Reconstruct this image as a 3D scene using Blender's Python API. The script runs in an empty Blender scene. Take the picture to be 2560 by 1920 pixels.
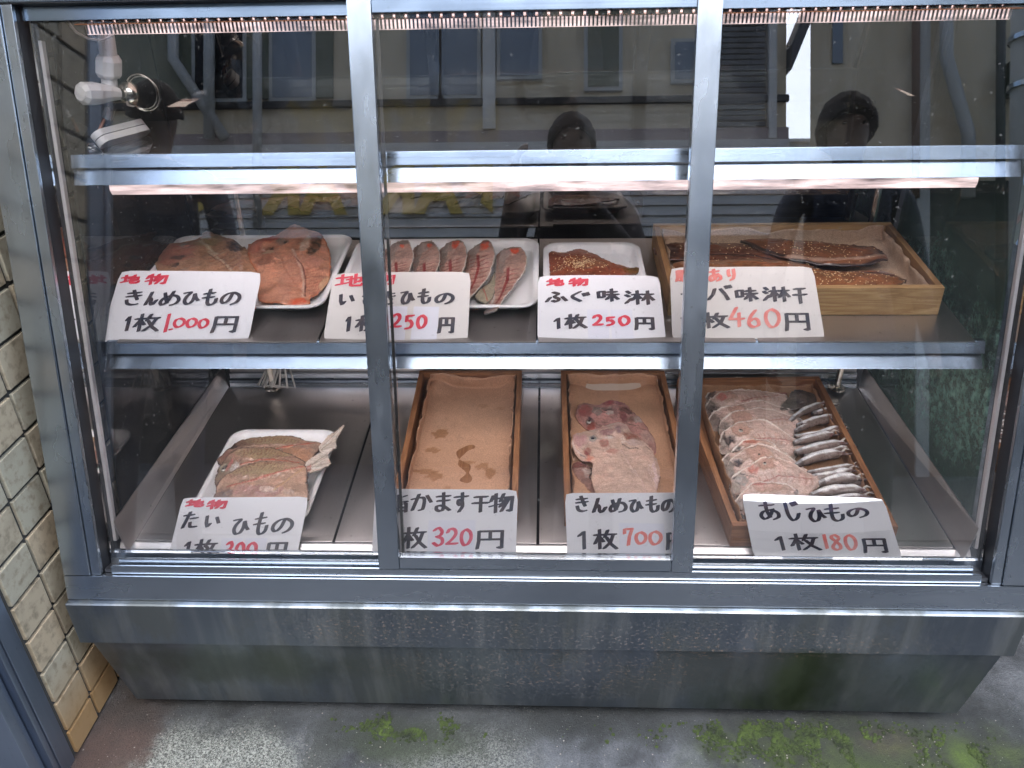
import bpy, bmesh, math, random
import numpy as np
from mathutils import Vector, Matrix, noise as mnoise
C = bpy.context.scene
COL = C.collection
R = math.radians
random.seed(5)

# ------------------------------------------------------------ camera
P_, Y_, RO_, F_ = R(29.81), R(2.66), R(-1.26), 2000.0
cam_d = bpy.data.cameras.new("camera"); cam = bpy.data.objects.new("camera", cam_d); COL.objects.link(cam)
fw = Vector((-math.sin(Y_)*math.cos(P_), math.cos(Y_)*math.cos(P_), -math.sin(P_)))
rt = Vector((math.cos(Y_), math.sin(Y_), 0)); up = rt.cross(fw)
rt2 = rt*math.cos(RO_)+up*math.sin(RO_); up2 = -rt*math.sin(RO_)+up*math.cos(RO_)
mw = Matrix((rt2, up2, -fw)).transposed().to_4x4(); mw.translation = Vector((0, -1.08, 1.46))
cam.matrix_world = mw
cam_d.sensor_fit = 'HORIZONTAL'; cam_d.sensor_width = 36.0; cam_d.lens = 36.0*F_/2560.0
cam_d.clip_start = 0.02; cam_d.clip_end = 400
C.camera = cam
# ------------------------------------------------------------ world, sun, exposure
SUN_EL, SUN_ROT = R(60), R(172)
w = bpy.data.worlds.new("World"); C.world = w; w.use_nodes = True
wn = w.node_tree.nodes; bg = wn["Background"]
sky = wn.new("ShaderNodeTexSky"); sky.sky_type = 'NISHITA'; sky.sun_disc = False
sky.sun_elevation = SUN_EL; sky.sun_rotation = SUN_ROT; sky.air_density = 1.0; sky.dust_density = 2.5; sky.ozone_density = 1.0
hs = wn.new('ShaderNodeHueSaturation'); hs.inputs['Saturation'].default_value = 1.0
w.node_tree.links.new(sky.outputs[0], hs.inputs['Color']); w.node_tree.links.new(hs.outputs[0], bg.inputs[0]); bg.inputs[1].default_value = 0.15
sl = bpy.data.lights.new("sun", 'SUN'); sl.energy = 1.5; sl.angle = R(100); sl.color = (.96, .98, 1.0)
so = bpy.data.objects.new("sun", sl); COL.objects.link(so)
sd = Vector((math.sin(SUN_ROT)*math.cos(SUN_EL), math.cos(SUN_ROT)*math.cos(SUN_EL), math.sin(SUN_EL)))
so.rotation_euler = sd.to_track_quat('Z', 'Y').to_euler(); so.location = (0, 0, 20)
C.render.engine = 'CYCLES'
C.view_settings.view_transform = 'Standard'; C.view_settings.look = 'None'; C.view_settings.gamma = 1
C.view_settings.exposure = 2.12
try:
    C.cycles.max_bounces = 9; C.cycles.diffuse_bounces = 4; C.cycles.glossy_bounces = 5
    C.cycles.transparent_max_bounces = 24; C.cycles.caustics_reflective = False; C.cycles.caustics_refractive = False
except Exception: pass

# ------------------------------------------------------------ node helpers
class NT:
    def __init__(s, name):
        s.m = bpy.data.materials.new(name); s.m.use_nodes = True
        s.t = s.m.node_tree; s.n = s.t.nodes; s.n.clear()
        s.out = s.n.new("ShaderNodeOutputMaterial")
        s.pos = s.n.new("ShaderNodeNewGeometry").outputs['Position']
    def L(s, a, b): s.t.links.new(a, b)
    def put(s, inp, v):
        if hasattr(v, 'is_linked') or isinstance(v, bpy.types.NodeSocket): s.L(v, inp)
        else:
            try: inp.default_value = v
            except Exception: inp.default_value = (*v, 1)
    def map(s, sc=(1,1,1), loc=(0,0,0), rot=(0,0,0), v=None):
        n = s.n.new("ShaderNodeMapping"); s.L(v or s.pos, n.inputs[0])
        n.inputs['Scale'].default_value = sc; n.inputs['Location'].default_value = loc; n.inputs['Rotation'].default_value = rot
        return n.outputs[0]
    def noise(s, scale, detail=4, rough=.55, v=None, dist=0):
        n = s.n.new("ShaderNodeTexNoise"); s.L(v or s.pos, n.inputs['Vector'])
        n.inputs['Scale'].default_value = scale; n.inputs['Detail'].default_value = detail
        n.inputs['Roughness'].default_value = rough; n.inputs['Distortion'].default_value = dist
        return n.outputs[0]
    def voro(s, scale, v=None, feat='F1'):
        n = s.n.new("ShaderNodeTexVoronoi"); n.feature = feat; s.L(v or s.pos, n.inputs['Vector']); n.inputs['Scale'].default_value = scale
        return n.outputs['Distance']
    def math(s, op, a, b=None, c=None, clamp=False):
        n = s.n.new("ShaderNodeMath"); n.operation = op; n.use_clamp = clamp
        s.put(n.inputs[0], a)
        if b is not None: s.put(n.inputs[1], b)
        if c is not None: s.put(n.inputs[2], c)
        return n.outputs[0]
    def ramp(s, f, stops):
        n = s.n.new("ShaderNodeValToRGB"); s.L(f, n.inputs[0]); e = n.color_ramp.elements
        while len(e) < len(stops): e.new(.5)
        for i, (p, c) in enumerate(stops):
            e[i].position = p; e[i].color = (c, c, c, 1) if isinstance(c, (int, float)) else (*c, 1)
        return n.outputs[0]
    def mix(s, f, a, b, bt='MIX'):
        n = s.n.new("ShaderNodeMix"); n.data_type = 'RGBA'; n.blend_type = bt
        s.put(n.inputs[0], f)
        for i, v in ((6, a), (7, b)):
            if isinstance(v, tuple) and len(v) == 3: v = (*v, 1)
            s.put(n.inputs[i], v)
        return n.outputs[2]
    def sep(s, v=None):
        n = s.n.new("ShaderNodeSeparateXYZ"); s.L(v or s.pos, n.inputs[0]); return n.outputs
    def ell(s, cx, cy, rx, ry, warp, soft=.35, plane='xy'):
        o = s.sep(); a, b = {'xy': (o[0], o[1]), 'xz': (o[0], o[2]), 'yz': (o[1], o[2])}[plane]
        dx = s.math('DIVIDE', s.math('SUBTRACT', a, cx), rx); dy = s.math('DIVIDE', s.math('SUBTRACT', b, cy), ry)
        d = s.math('SQRT', s.math('ADD', s.math('MULTIPLY', dx, dx), s.math('MULTIPLY', dy, dy)))
        d = s.math('ADD', d, s.math('MULTIPLY', s.math('SUBTRACT', warp, .5), 1.6))
        n = s.n.new("ShaderNodeMapRange"); n.interpolation_type = 'SMOOTHSTEP'; s.L(d, n.inputs[0])
        n.inputs[1].default_value = 1+soft; n.inputs[2].default_value = 1-soft
        return n.outputs[0]
    def bump(s, h, strength=.3, dist=.002, normal=None):
        n = s.n.new("ShaderNodeBump"); s.L(h, n.inputs['Height']); n.inputs['Strength'].default_value = strength
        n.inputs['Distance'].default_value = dist
        if normal is not None: s.L(normal, n.inputs['Normal'])
        return n.outputs[0]
    def bsdf(s, col, rough=.5, metal=0, bump=None, coat=0, spec=.5, sub=0, emit=None, es=0, trans=0, alpha=None, coatr=.05):
        n = s.n.new("ShaderNodeBsdfPrincipled")
        s.put(n.inputs['Base Color'], (*col, 1) if isinstance(col, tuple) else col)
        s.put(n.inputs['Roughness'], rough); s.put(n.inputs['Metallic'], metal)
        n.inputs['Specular IOR Level'].default_value = spec; n.inputs['Coat Weight'].default_value = coat
        n.inputs['Coat Roughness'].default_value = coatr
        if sub:
            n.inputs['Subsurface Weight'].default_value = sub; n.inputs['Subsurface Scale'].default_value = .004
            n.inputs['Subsurface Radius'].default_value = (1, .4, .25)
        if bump is not None: s.L(bump, n.inputs['Normal'])
        if emit: n.inputs['Emission Color'].default_value = (*emit, 1); n.inputs['Emission Strength'].default_value = es
        s.L(n.outputs[0], s.out.inputs[0]); s.b = n
        return s.m

def plain(name, col, rough=.5, **k): return NT(name).bsdf(col, rough, **k)
M = {}
def steel(name, axis='x', rough=.26, base=(.54, .60, .67), grime=0.0):
    s = NT(name); sc = {'x': (3, 260, 260), 'z': (260, 260, 3), 'y': (260, 3, 260)}[axis]
    g = s.noise(1, 3, .6, s.map(sc)); big = s.noise(3.5, 4, .6, s.map({'x': (1, 4, 4), 'z': (4, 4, 1), 'y': (4, 1, 4)}[axis]))
    rg = s.math('ADD', s.math('MULTIPLY', big, .30), rough-.15)
    col = s.mix(s.math('MULTIPLY', g, .35), base, tuple(c*.72 for c in base))
    sp = s.ramp(s.noise(90, 2, .5), [(.70, 0.0), (.76, 1.0)])
    col = s.mix(s.math('MULTIPLY', sp, .25+grime), col, (.10, .09, .07))
    return s.bsdf(col, rg, 1.0, bump=s.bump(g, .08, .0006, s.bump(s.noise(4.5, 2, .5), .5, .006)))
M['steel'] = steel('brushed_steel'); M['steelz'] = steel('brushed_steel_upright', 'z'); M['steely'] = steel('brushed_steel_floor', 'y', .36, (.60, .575, .57), .1)
M['steelhi'] = steel('polished_steel', 'x', .24, (.29, .36, .45))
def dirty(name):
    s = NT(name); o = s.sep(); w1 = s.noise(5, 5, .65); w2 = s.noise(14, 5, .6)
    g = s.noise(1, 3, .6, s.map((3, 260, 260)))
    col = s.mix(s.math('MULTIPLY', g, .4), (.18, .21, .245), (.125, .15, .175))
    blot = s.ramp(s.noise(5.5, 5, .62, s.map((1.3, 1, .55))), [(.44, 0.0), (.57, 1.0)])
    col = s.mix(s.math('MULTIPLY', blot, .75), col, (.085, .095, .09))
    streak = s.ramp(s.noise(1, 4, .6, s.map((22, 5, 1.6))), [(.48, 0.0), (.66, 1.0)])
    col = s.mix(s.math('MULTIPLY', streak, .30), col, (.34, .36, .37))
    dk_ = s.ell(.47, .15, .15, .2, w1, .5, 'xz'); moss = s.ell(.50, .14, .045, .16, w2, .6, 'xz'); low = s.ramp(o[2], [(.0, 1.0), (.24, 1.0), (.27, 0.0)])
    col = s.mix(s.math('MULTIPLY', s.math('MULTIPLY', dk_, low), .6), col, (.06, .065, .06)); col = s.mix(s.math('MULTIPLY', s.math('MULTIPLY', moss, low), .7), col, (.045, .065, .022))
    moss2 = s.ell(-.60, .17, .24, .06, w2, .6, 'xz'); col = s.mix(s.math('MULTIPLY', moss2, .65), col, (.06, .075, .05))
    rustn = s.ramp(s.noise(120, 3, .6, s.map((1, 1, 1.8))), [(.57, 0.0), (.63, 1.0)])
    reg = s.math('MAXIMUM', s.math('MAXIMUM', s.ell(.35, .27, .34, .05, w1, .6, 'xz'), s.ell(.0, .17, .30, .08, w1, .6, 'xz')), s.ell(-.25, .3, .25, .04, w1, .6, 'xz'))
    rm = s.math('MULTIPLY', rustn, reg); col = s.mix(s.math('MULTIPLY', rm, .6), col, (.13, .075, .04))
    met = s.math('SUBTRACT', .92, s.math('ADD', s.math('MULTIPLY', rm, .7), s.math('MULTIPLY', blot, .15), clamp=True))
    rg = s.math('ADD', .30, s.math('MULTIPLY', blot, .2))
    return s.bsdf(col, rg, met, bump=s.bump(g, .06, .0006))
M['dirty'] = dirty('weathered_steel')
def glass(name, k=1.0, tint=(1, 1, 1), dirt=.03, rmul=1.0, ior=1.5, algae=None):
    s = NT(name)
    fr = s.n.new("ShaderNodeFresnel"); fr.inputs[0].default_value = ior
    tr = s.n.new("ShaderNodeBsdfTransparent"); tr.inputs[0].default_value = (*tint, 1)
    gl = s.n.new("ShaderNodeBsdfGlossy"); gl.inputs['Roughness'].default_value = .0; gl.inputs[0].default_value = (1, 1, 1, 1)
    mx = s.n.new("ShaderNodeMixShader"); s.L(s.math('MULTIPLY', fr.outputs[0], rmul, clamp=True), mx.inputs[0])
    s.L(tr.outputs[0], mx.inputs[1]); s.L(gl.outputs[0], mx.inputs[2])
    df = s.n.new("ShaderNodeBsdfDiffuse"); df.inputs[0].default_value = (.62, .64, .64, 1)
    sm = s.ramp(s.noise(3, 5, .65, s.map((1, 1, .5))), [(.35, 0.0), (.8, 1.0)])
    spk = s.ramp(s.noise(140, 1, .5), [(.735, 0.0), (.76, 1.0)])
    dm = s.math('ADD', s.math('MULTIPLY', sm, dirt), s.math('MULTIPLY', spk, dirt*6), clamp=True)
    if algae is not None:
        am = s.math('MULTIPLY', s.ell(.42, .68, .42, .20, s.noise(9, 6, .7), .7, 'yz'), s.ramp(s.noise(50, 5, .75), [(.36, .2), (.6, 1.0)]))
        dc = s.mix(am, (.08, .115, .095), s.mix(s.noise(70, 3), (.06, .15, .11), (.28, .46, .40))); s.L(dc, df.inputs[0])
        dm = s.math('ADD', s.math('MULTIPLY', am, .8), algae, clamp=True)
    m2 = s.n.new("ShaderNodeMixShader"); s.L(dm, m2.inputs[0]); s.L(mx.outputs[0], m2.inputs[1]); s.L(df.outputs[0], m2.inputs[2])
    s.L(m2.outputs[0], s.out.inputs[0]); return s.m
M['glass'] = glass('clear_glass', rmul=1.8, dirt=.012); M['sideglass'] = glass('algae_glass', tint=(.66, .78, .73), algae=.13)
M['smoked'] = glass('smoked_glass', tint=(.30, .33, .32), dirt=.05, algae=None)
M['shelfglass'] = glass('shelf_glass', tint=(.55, .6, .58), dirt=.05)
M['mirrorblack'] = plain('dark_mirror', (.19, .175, .155), .03, metal=1.0)
M['rubber'] = plain('black_rubber', (.012, .013, .016), .45)
M['whitetrim'] = plain('white_trim', (.55, .54, .56), .35)
def foam():
    s = NT('foam'); v = s.n.new("ShaderNodeTexVoronoi"); v.inputs['Scale'].default_value = 260; s.L(s.pos, v.inputs['Vector'])
    wv = s.n.new("ShaderNodeTexWave"); wv.inputs['Scale'].default_value = 22; s.L(s.pos, wv.inputs['Vector'])
    return s.bsdf((.80, .79, .80), .42, bump=s.bump(s.math('ADD', s.math('MULTIPLY', wv.outputs[1], 1.0), s.math('MULTIPLY', v.outputs['Distance'], .3)), .25, .0012), sub=.05)
M['foam'] = foam()
def wood(name, c1, c2, axis='x', seed=0):
    s = NT(name); sc = {'x': (2.2, 34, 34), 'y': (34, 2.2, 34)}[axis]
    v = s.map(sc, (seed, seed*2, seed))
    g = s.noise(1, 4, .6, v, .6); g2 = s.noise(1, 2, .5, s.map({'x': (14, 300, 300), 'y': (300, 14, 300)}[axis]))
    col = s.mix(s.ramp(g, [(.3, 0.0), (.46, .9), (.5, .1), (.6, .8), (.66, .2), (.78, 1.0)]), c1, tuple(c*.8 for c in c2))
    col = s.mix(s.math('MULTIPLY', g2, .45), col, tuple(c*.4 for c in c2))
    st = s.ramp(s.noise(9, 4, .6), [(.50, 0.0), (.72, 1.0)]); col = s.mix(s.math('MULTIPLY', st, .5), col, tuple(c*.5 for c in c2))
    return s.bsdf(col, .55, bump=s.bump(g2, .3, .0006))
M['woodl'] = wood('pale_pine', (.60, .40, .19), (.42, .23, .09)); M['woodly'] = wood('pale_pine_side', (.42, .25, .11), (.26, .12, .05), 'y', 2)
M['woodo'] = wood('oiled_cedar', (.42, .20, .09), (.26, .10, .04), 'x', 5); M['woodoy'] = wood('oiled_cedar_side', (.42, .20, .09), (.27, .11, .045), 'y', 7)
def attrmat(name, rough=.4, coat=0, sub=0, bs=.3):
    s = NT(name); a = s.n.new("ShaderNodeAttribute"); a.attribute_name = 'Col'
    f = s.noise(420, 3, .6); col = s.mix(s.ramp(f, [(.38, 0.0), (.62, .55)]), a.outputs[0], s.mix(.62, a.outputs[0], (.05, .02, .015)))
    rg = s.math('ADD', rough-.1, s.math('MULTIPLY', s.noise(90, 3), .22))
    b = s.bump(s.math('ADD', s.noise(260, 4, .6), s.noise(60, 2)), bs, .0016)
    return s.bsdf(col, rg, bump=b, coat=coat, sub=sub, coatr=.15)
M['flesh'] = attrmat('fish_flesh', .42, .25, .12); M['glaze'] = attrmat('glazed_fish', .30, .6, .05)
M['paper'] = attrmat('kraft_paper', .6, 0, .0, .3)
M['seed'] = plain('sesame', (.78, .60, .36), .4)
M['card'] = None
def cardm():
    s = NT('laminated_card'); st = s.ramp(s.noise(60, 4, .6), [(.66, 0.0), (.78, 1.0)])
    return s.bsdf(s.mix(s.math('MULTIPLY', st, .25), (.80, .80, .84), (.62, .55, .45)), .35, coat=.6, bump=s.bump(s.noise(14, 3), .12, .004), coatr=.08)
M['card'] = cardm(); M['cardold'] = plain('yellowed_card', (.70, .67, .65), .4, coat=.6); M['patchm'] = plain('paper_patch', (.74, .75, .84), .35, coat=.4)
def ink(name, c1, c2):
    s = NT(name); return s.bsdf(s.mix(s.ramp(s.noise(55, 3, .6), [(.35, 0.0), (.7, 1.0)]), c1, c2), .4, coat=.3)
M['ink_k'] = ink('black_marker', (.012, .018, .04), (.055, .035, .04)); M['ink_r'] = ink('red_marker', (.60, .015, .045), (.72, .06, .10))
M['ink_f'] = ink('faded_red_marker', (.72, .16, .14), (.80, .30, .26)); M['ink_p'] = ink('pink_red_marker', (.62, .05, .10), (.70, .13, .20))
M['white'] = plain('white_plastic', (.72, .71, .70), .35); M['chrome'] = plain('chrome', (.62, .58, .50), .18, metal=1.0)
M['red'] = plain('red_print', (.5, .03, .03), .4); M['blue'] = plain('blue_print', (.03, .05, .3), .4); M['dark'] = plain('dark_metal', (.03, .03, .03), .5)
M['copper'] = plain('copper', (.45, .2, .11), .4, metal=.8)
M['lamp'] = plain('lamp_glow', (.9, .85, .85), .4, emit=(1, .86, .84), es=4.2); M['added_lamp'] = plain('added_lamp_glow', (.9, .85, .85), .4, emit=(1, .88, .86), es=7.5); M['lamp3'] = plain('lamp_glow_top', (.9, .85, .85), .4, emit=(1, .80, .76), es=1.4)
def lampc():
    s = NT('lamp_cover'); n = s.noise(1, 3, .6, s.map((12, 60, 90)))
    m = s.bsdf(s.mix(s.ramp(n, [(.3, 0.0), (.65, 1.0)]), (.44, .34, .34), (.60, .52, .54)), .3, .5, bump=s.bump(n, .5, .002))
    s.b.inputs['Emission Color'].default_value = (1, .76, .74, 1); s.L(s.math('MULTIPLY', s.ramp(n, [(.3, .05), (.65, 1.0)]), .34), s.b.inputs['Emission Strength'])
    return m
M['lampc'] = lampc()
def tile():
    s = NT('glazed_tile'); o = s.sep()
    r = s.n.new("ShaderNodeTexWhiteNoise"); r.noise_dimensions = '2D'
    cmb = s.n.new("ShaderNodeCombineXYZ")
    s.L(s.math('FLOOR', s.math('DIVIDE', s.math('SUBTRACT', o[1], .03), .095)), cmb.inputs[0]); s.L(s.math('FLOOR', s.math('DIVIDE', s.math('SUBTRACT', o[2], .075), .085)), cmb.inputs[1])
    s.L(cmb.outputs[0], r.inputs['Vector'])
    col = s.mix(r.outputs[0], (.36, .35, .28), (.43, .355, .25)); col = s.mix(s.ramp(s.noise(60, 4, .6), [(.50, 0.0), (.70, 1.0)]), col, (.23, .20, .145))
    col = s.mix(s.math('MULTIPLY', s.ramp(s.noise(16, 5, .7), [(.48, 0.0), (.70, 1.0)]), .28), col, (.17, .15, .11)); pits = s.ramp(s.voro(150), [(.0, 1.0), (.12, 0.0)]); col = s.mix(s.math('MULTIPLY', pits, .5), col, (.1, .09, .06))
    low = s.ramp(o[2], [(.06, 1.0), (.22, 0.0)]); col = s.mix(s.math('MULTIPLY', low, .8), col, (.30, .17, .06))
    return s.bsdf(col, .35, bump=s.bump(s.noise(70, 3), .25, .002), coat=.2)
M['tile'] = tile(); M['grout'] = plain('dark_grout', (.035, .036, .035), .8)
def concrete():
    s = NT('stained_concrete'); w1 = s.noise(7, 6, .65); w2 = s.noise(22, 5, .65); fine = s.ramp(s.math('ADD', s.math('MULTIPLY', s.noise(260, 3, .7), .6), s.math('MULTIPLY', s.noise(90, 3, .7), .4)), [(.42, 0.0), (.58, 1.0)])
    col = s.mix(s.ramp(s.noise(5, 6, .65), [(.42, 0.0), (.62, 1.0)]), (.018, .021, .025), (.105, .115, .128))
    agg = s.ramp(s.noise(230, 4, .75, None, 1.2), [(.47, 0.0), (.53, 1.0)])
    am = s.math('MAXIMUM', s.ell(-.66, -.13, .20, .14, w1, .35), s.math('MULTIPLY', s.ell(-.16, -.10, .16, .14, w1, .5), .6))
    col = s.mix(am, col, s.mix(agg, (.055, .06, .055), (.30, .32, .29)))
    col = s.mix(s.math('MULTIPLY', s.ell(-.89, -.02, .09, .14, w2, .4), .9), col, (.065, .04, .032))
    g = s.ell(.66, -.03, .34, .085, w1, .35); gc = s.mix(s.ramp(w2, [(.35, 0.0), (.7, 1.0)]), (.016, .020, .012), (.045, .065, .015))
    col = s.mix(s.math('MULTIPLY', g, .96), col, gc)
    g1 = s.ell(.62, -.14, .10, .09, w2, .4); col = s.mix(s.math('MULTIPLY', g1, .9), col, (.035, .055, .012))
    col = s.mix(s.math('MULTIPLY', s.ell(.84, -.03, .025, .035, w2, .6), .8), col, (.06, .10, .012))
    col = s.mix(s.math('MULTIPLY', s.ell(.70, .0, .06, .03, w2, .5), .25), col, (.10, .06, .035))
    col = s.mix(s.math('MULTIPLY', s.ell(.45, -.12, .10, .05, w1, .3), .85), col, (.27, .28, .33))
    col = s.mix(s.math('MULTIPLY', s.ell(.76, -.16, .07, .07, w1, .2), .9), col, (.24, .25, .27))
    col = s.mix(s.math('MULTIPLY', s.ell(-.28, -.02, .14, .05, w2, .5), .8), col, (.03, .042, .02))
    col = s.mix(s.math('MULTIPLY', s.ell(-.45, -.05, .04, .09, w2, .5), .7), col, (.03, .035, .03))
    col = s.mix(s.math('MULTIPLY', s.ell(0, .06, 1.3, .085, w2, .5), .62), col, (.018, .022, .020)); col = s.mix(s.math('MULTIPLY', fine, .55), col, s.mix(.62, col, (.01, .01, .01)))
    fl = s.ramp(s.noise(300, 1, .5), [(.74, 0.0), (.77, 1.0)]); col = s.mix(s.math('MULTIPLY', fl, .6), col, (.45, .46, .42))
    return s.bsdf(col, .75, bump=s.bump(s.math('ADD', fine, s.math('MULTIPLY', agg, am)), .45, .004))
M['concrete'] = concrete()
def stucco(name, c1, c2, sc=3):
    s = NT(name); c = s.mix(s.ramp(s.noise(sc, 6, .65, s.map((1, 1, .35))), [(.35, 0.0), (.7, 1.0)]), c1, c2)
    return s.bsdf(c, .85, bump=s.bump(s.noise(60, 3), .3, .01))
M['asphalt'] = stucco('asphalt', (.045, .045, .047), (.075, .075, .075), 30)
M['plaster'] = stucco('beige_plaster', (.60, .49, .33), (.78, .67, .50)); M['plaster2'] = stucco('grey_plaster', (.46, .47, .45), (.58, .57, .54)); M['mould'] = stucco('mouldy_plaster', (.10, .12, .08), (.28, .27, .20), 1.6)
M['mauve'] = stucco('mauve_band', (.34, .27, .25), (.44, .36, .34)); M['siding'] = stucco('white_siding', (.62, .60, .57), (.74, .72, .69)); M['yellow'] = plain('yellow_letter', (.62, .44, .07), .5)
M['winblue'] = plain('window_pane', (.20, .24, .29), .15); M['shutter'] = plain('grey_shutter', (.10, .10, .10), .5); M['void'] = plain('dark_opening', (.014, .013, .013), .7)
M['pvc'] = plain('grey_pipe', (.45, .45, .43), .4); M['bluegrey'] = steel('blue_grey_aluminium', 'z', .45, (.30, .36, .46)); M['roof'] = plain('dark_roof', (.05, .05, .055), .6)
M['poster'] = plain('poster_pink', (.62, .52, .55), .6); M['rust'] = plain('rusty_pipe', (.14, .07, .04), .6)

# ------------------------------------------------------------ object helpers
LEAN = R(14.8)
O_ = Vector((0, .012, .358)); S_ = Vector((0, math.sin(LEAN), math.cos(LEAN))); N_ = Vector((0, -math.cos(LEAN), math.sin(LEAN)))
def uv(u, v, w=0): return O_+Vector((u, 0, 0))+S_*v+N_*w
def SP(x, y, h=0): return Vector((x, y, .797+.105*(y-.23)+h))
def FP(x, y, h=0): return Vector((x, y, .427+.05*(y-.075)+h))
BOXF = [(0, 3, 2, 1), (4, 5, 6, 7), (0, 1, 5, 4), (1, 2, 6, 5), (2, 3, 7, 6), (3, 0, 4, 7)]
class MB:
    def __init__(s): s.v = []; s.f = []; s.c = None
    def hexa(s, p):
        b = len(s.v); s.v += [tuple(q) for q in p]; s.f += [tuple(b+i for i in f) for f in BOXF]; return s
    def box(s, x0, x1, y0, y1, z0, z1):
        return s.hexa([(x0, y0, z0), (x1, y0, z0), (x1, y1, z0), (x0, y1, z0), (x0, y0, z1), (x1, y0, z1), (x1, y1, z1), (x0, y1, z1)])
    def sbox(s, u0, u1, v0, v1, w0, w1):
        return s.hexa([uv(u0, v0, w0), uv(u1, v0, w0), uv(u1, v1, w0), uv(u0, v1, w0), uv(u0, v0, w1), uv(u1, v0, w1), uv(u1, v1, w1), uv(u0, v1, w1)])
    def prof(s, pts, x0, x1):      # (y,z) profile extruded along x
        b = len(s.v); n = len(pts)
        s.v += [(x0, p[0], p[1]) for p in pts]+[(x1, p[0], p[1]) for p in pts]
        s.f += [(b+i, b+(i+1) % n, b+n+(i+1) % n, b+n+i) for i in range(n)]+[tuple(b+i for i in range(n))[::-1], tuple(b+n+i for i in range(n))]
        return s
    def tube(s, pts, r, n=10, caps=True):
        pts = [Vector(p) for p in pts]; b0 = len(s.v); m = len(pts); rr = r if isinstance(r, (list, tuple)) else [r]*m
        ref = None
        for i, p in enumerate(pts):
            t = (pts[min(i+1, m-1)]-pts[max(i-1, 0)]).normalized()
            a = t.cross(Vector((0, 0, 1)) if abs(t.z) < .9 else Vector((1, 0, 0))).normalized() if ref is None else (ref-t*ref.dot(t)).normalized()
            ref = a; c = t.cross(a)
            for k in range(n):
                an = 2*math.pi*k/n; s.v.append(tuple(p+a*rr[i]*math.cos(an)+c*rr[i]*math.sin(an)))
        for i in range(m-1):
            for k in range(n):
                k2 = (k+1) % n; s.f.append((b0+i*n+k, b0+i*n+k2, b0+(i+1)*n+k2, b0+(i+1)*n+k))
        if caps: s.f += [tuple(b0+k for k in range(n))[::-1], tuple(b0+(m-1)*n+k for k in range(n))]
        return s
    def build(s, name, mat, parent=None, bev=0, smooth=False, rec=True):
        me = bpy.data.meshes.new(name); me.from_pydata(s.v, [], s.f)
        bm = bmesh.new(); bm.from_mesh(me); bmesh.ops.recalc_face_normals(bm, faces=bm.faces[:])
        if bev:
            es = [e for e in bm.edges if len(e.link_faces) == 2 and e.calc_face_angle(0) > .6]
            bmesh.ops.bevel(bm, geom=es, offset=bev, segments=2, affect='EDGES', profile=.7, clamp_overlap=True)
        bm.to_mesh(me); bm.free()
        if s.c is not None:
            ca = me.color_attributes.new('Col', 'FLOAT_COLOR', 'POINT'); ca.data.foreach_set('color', np.asarray(s.c, dtype=np.float32).ravel())
        return link(name, me, mat, parent, smooth)
def link(name, me, mat, parent=None, smooth=False):
    o = bpy.data.objects.new(name, me); COL.objects.link(o)
    if mat is not None and not len(me.materials): me.materials.append(mat)
    if smooth:
        me.polygons.foreach_set('use_smooth', [True]*len(me.polygons))
    co = np.empty(len(me.vertices)*3); me.vertices.foreach_get('co', co); co = co.reshape(-1, 3)
    c = Vector(((co[:, 0].min()+co[:, 0].max())/2, (co[:, 1].min()+co[:, 1].max())/2, co[:, 2].min()))
    me.transform(Matrix.Translation(-c)); o.location = c
    if parent:
        o.parent = parent; W = Vector(parent.get('wloc', parent.location)); o['wloc'] = tuple(c); o.location = c-W
    return o
def tag(o, label, cat, group=None):
    o['label'] = label; o['category'] = cat
    if group: o['group'] = group
    return o
def thing(name, label, cat, loc, group=None):
    o = bpy.data.objects.new(name, None); o.empty_display_size = .05; COL.objects.link(o); o.location = loc; o['wloc'] = tuple(loc)
    return tag(o, label, cat, group)
def struct(o): o['kind'] = 'structure'; return o

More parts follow.
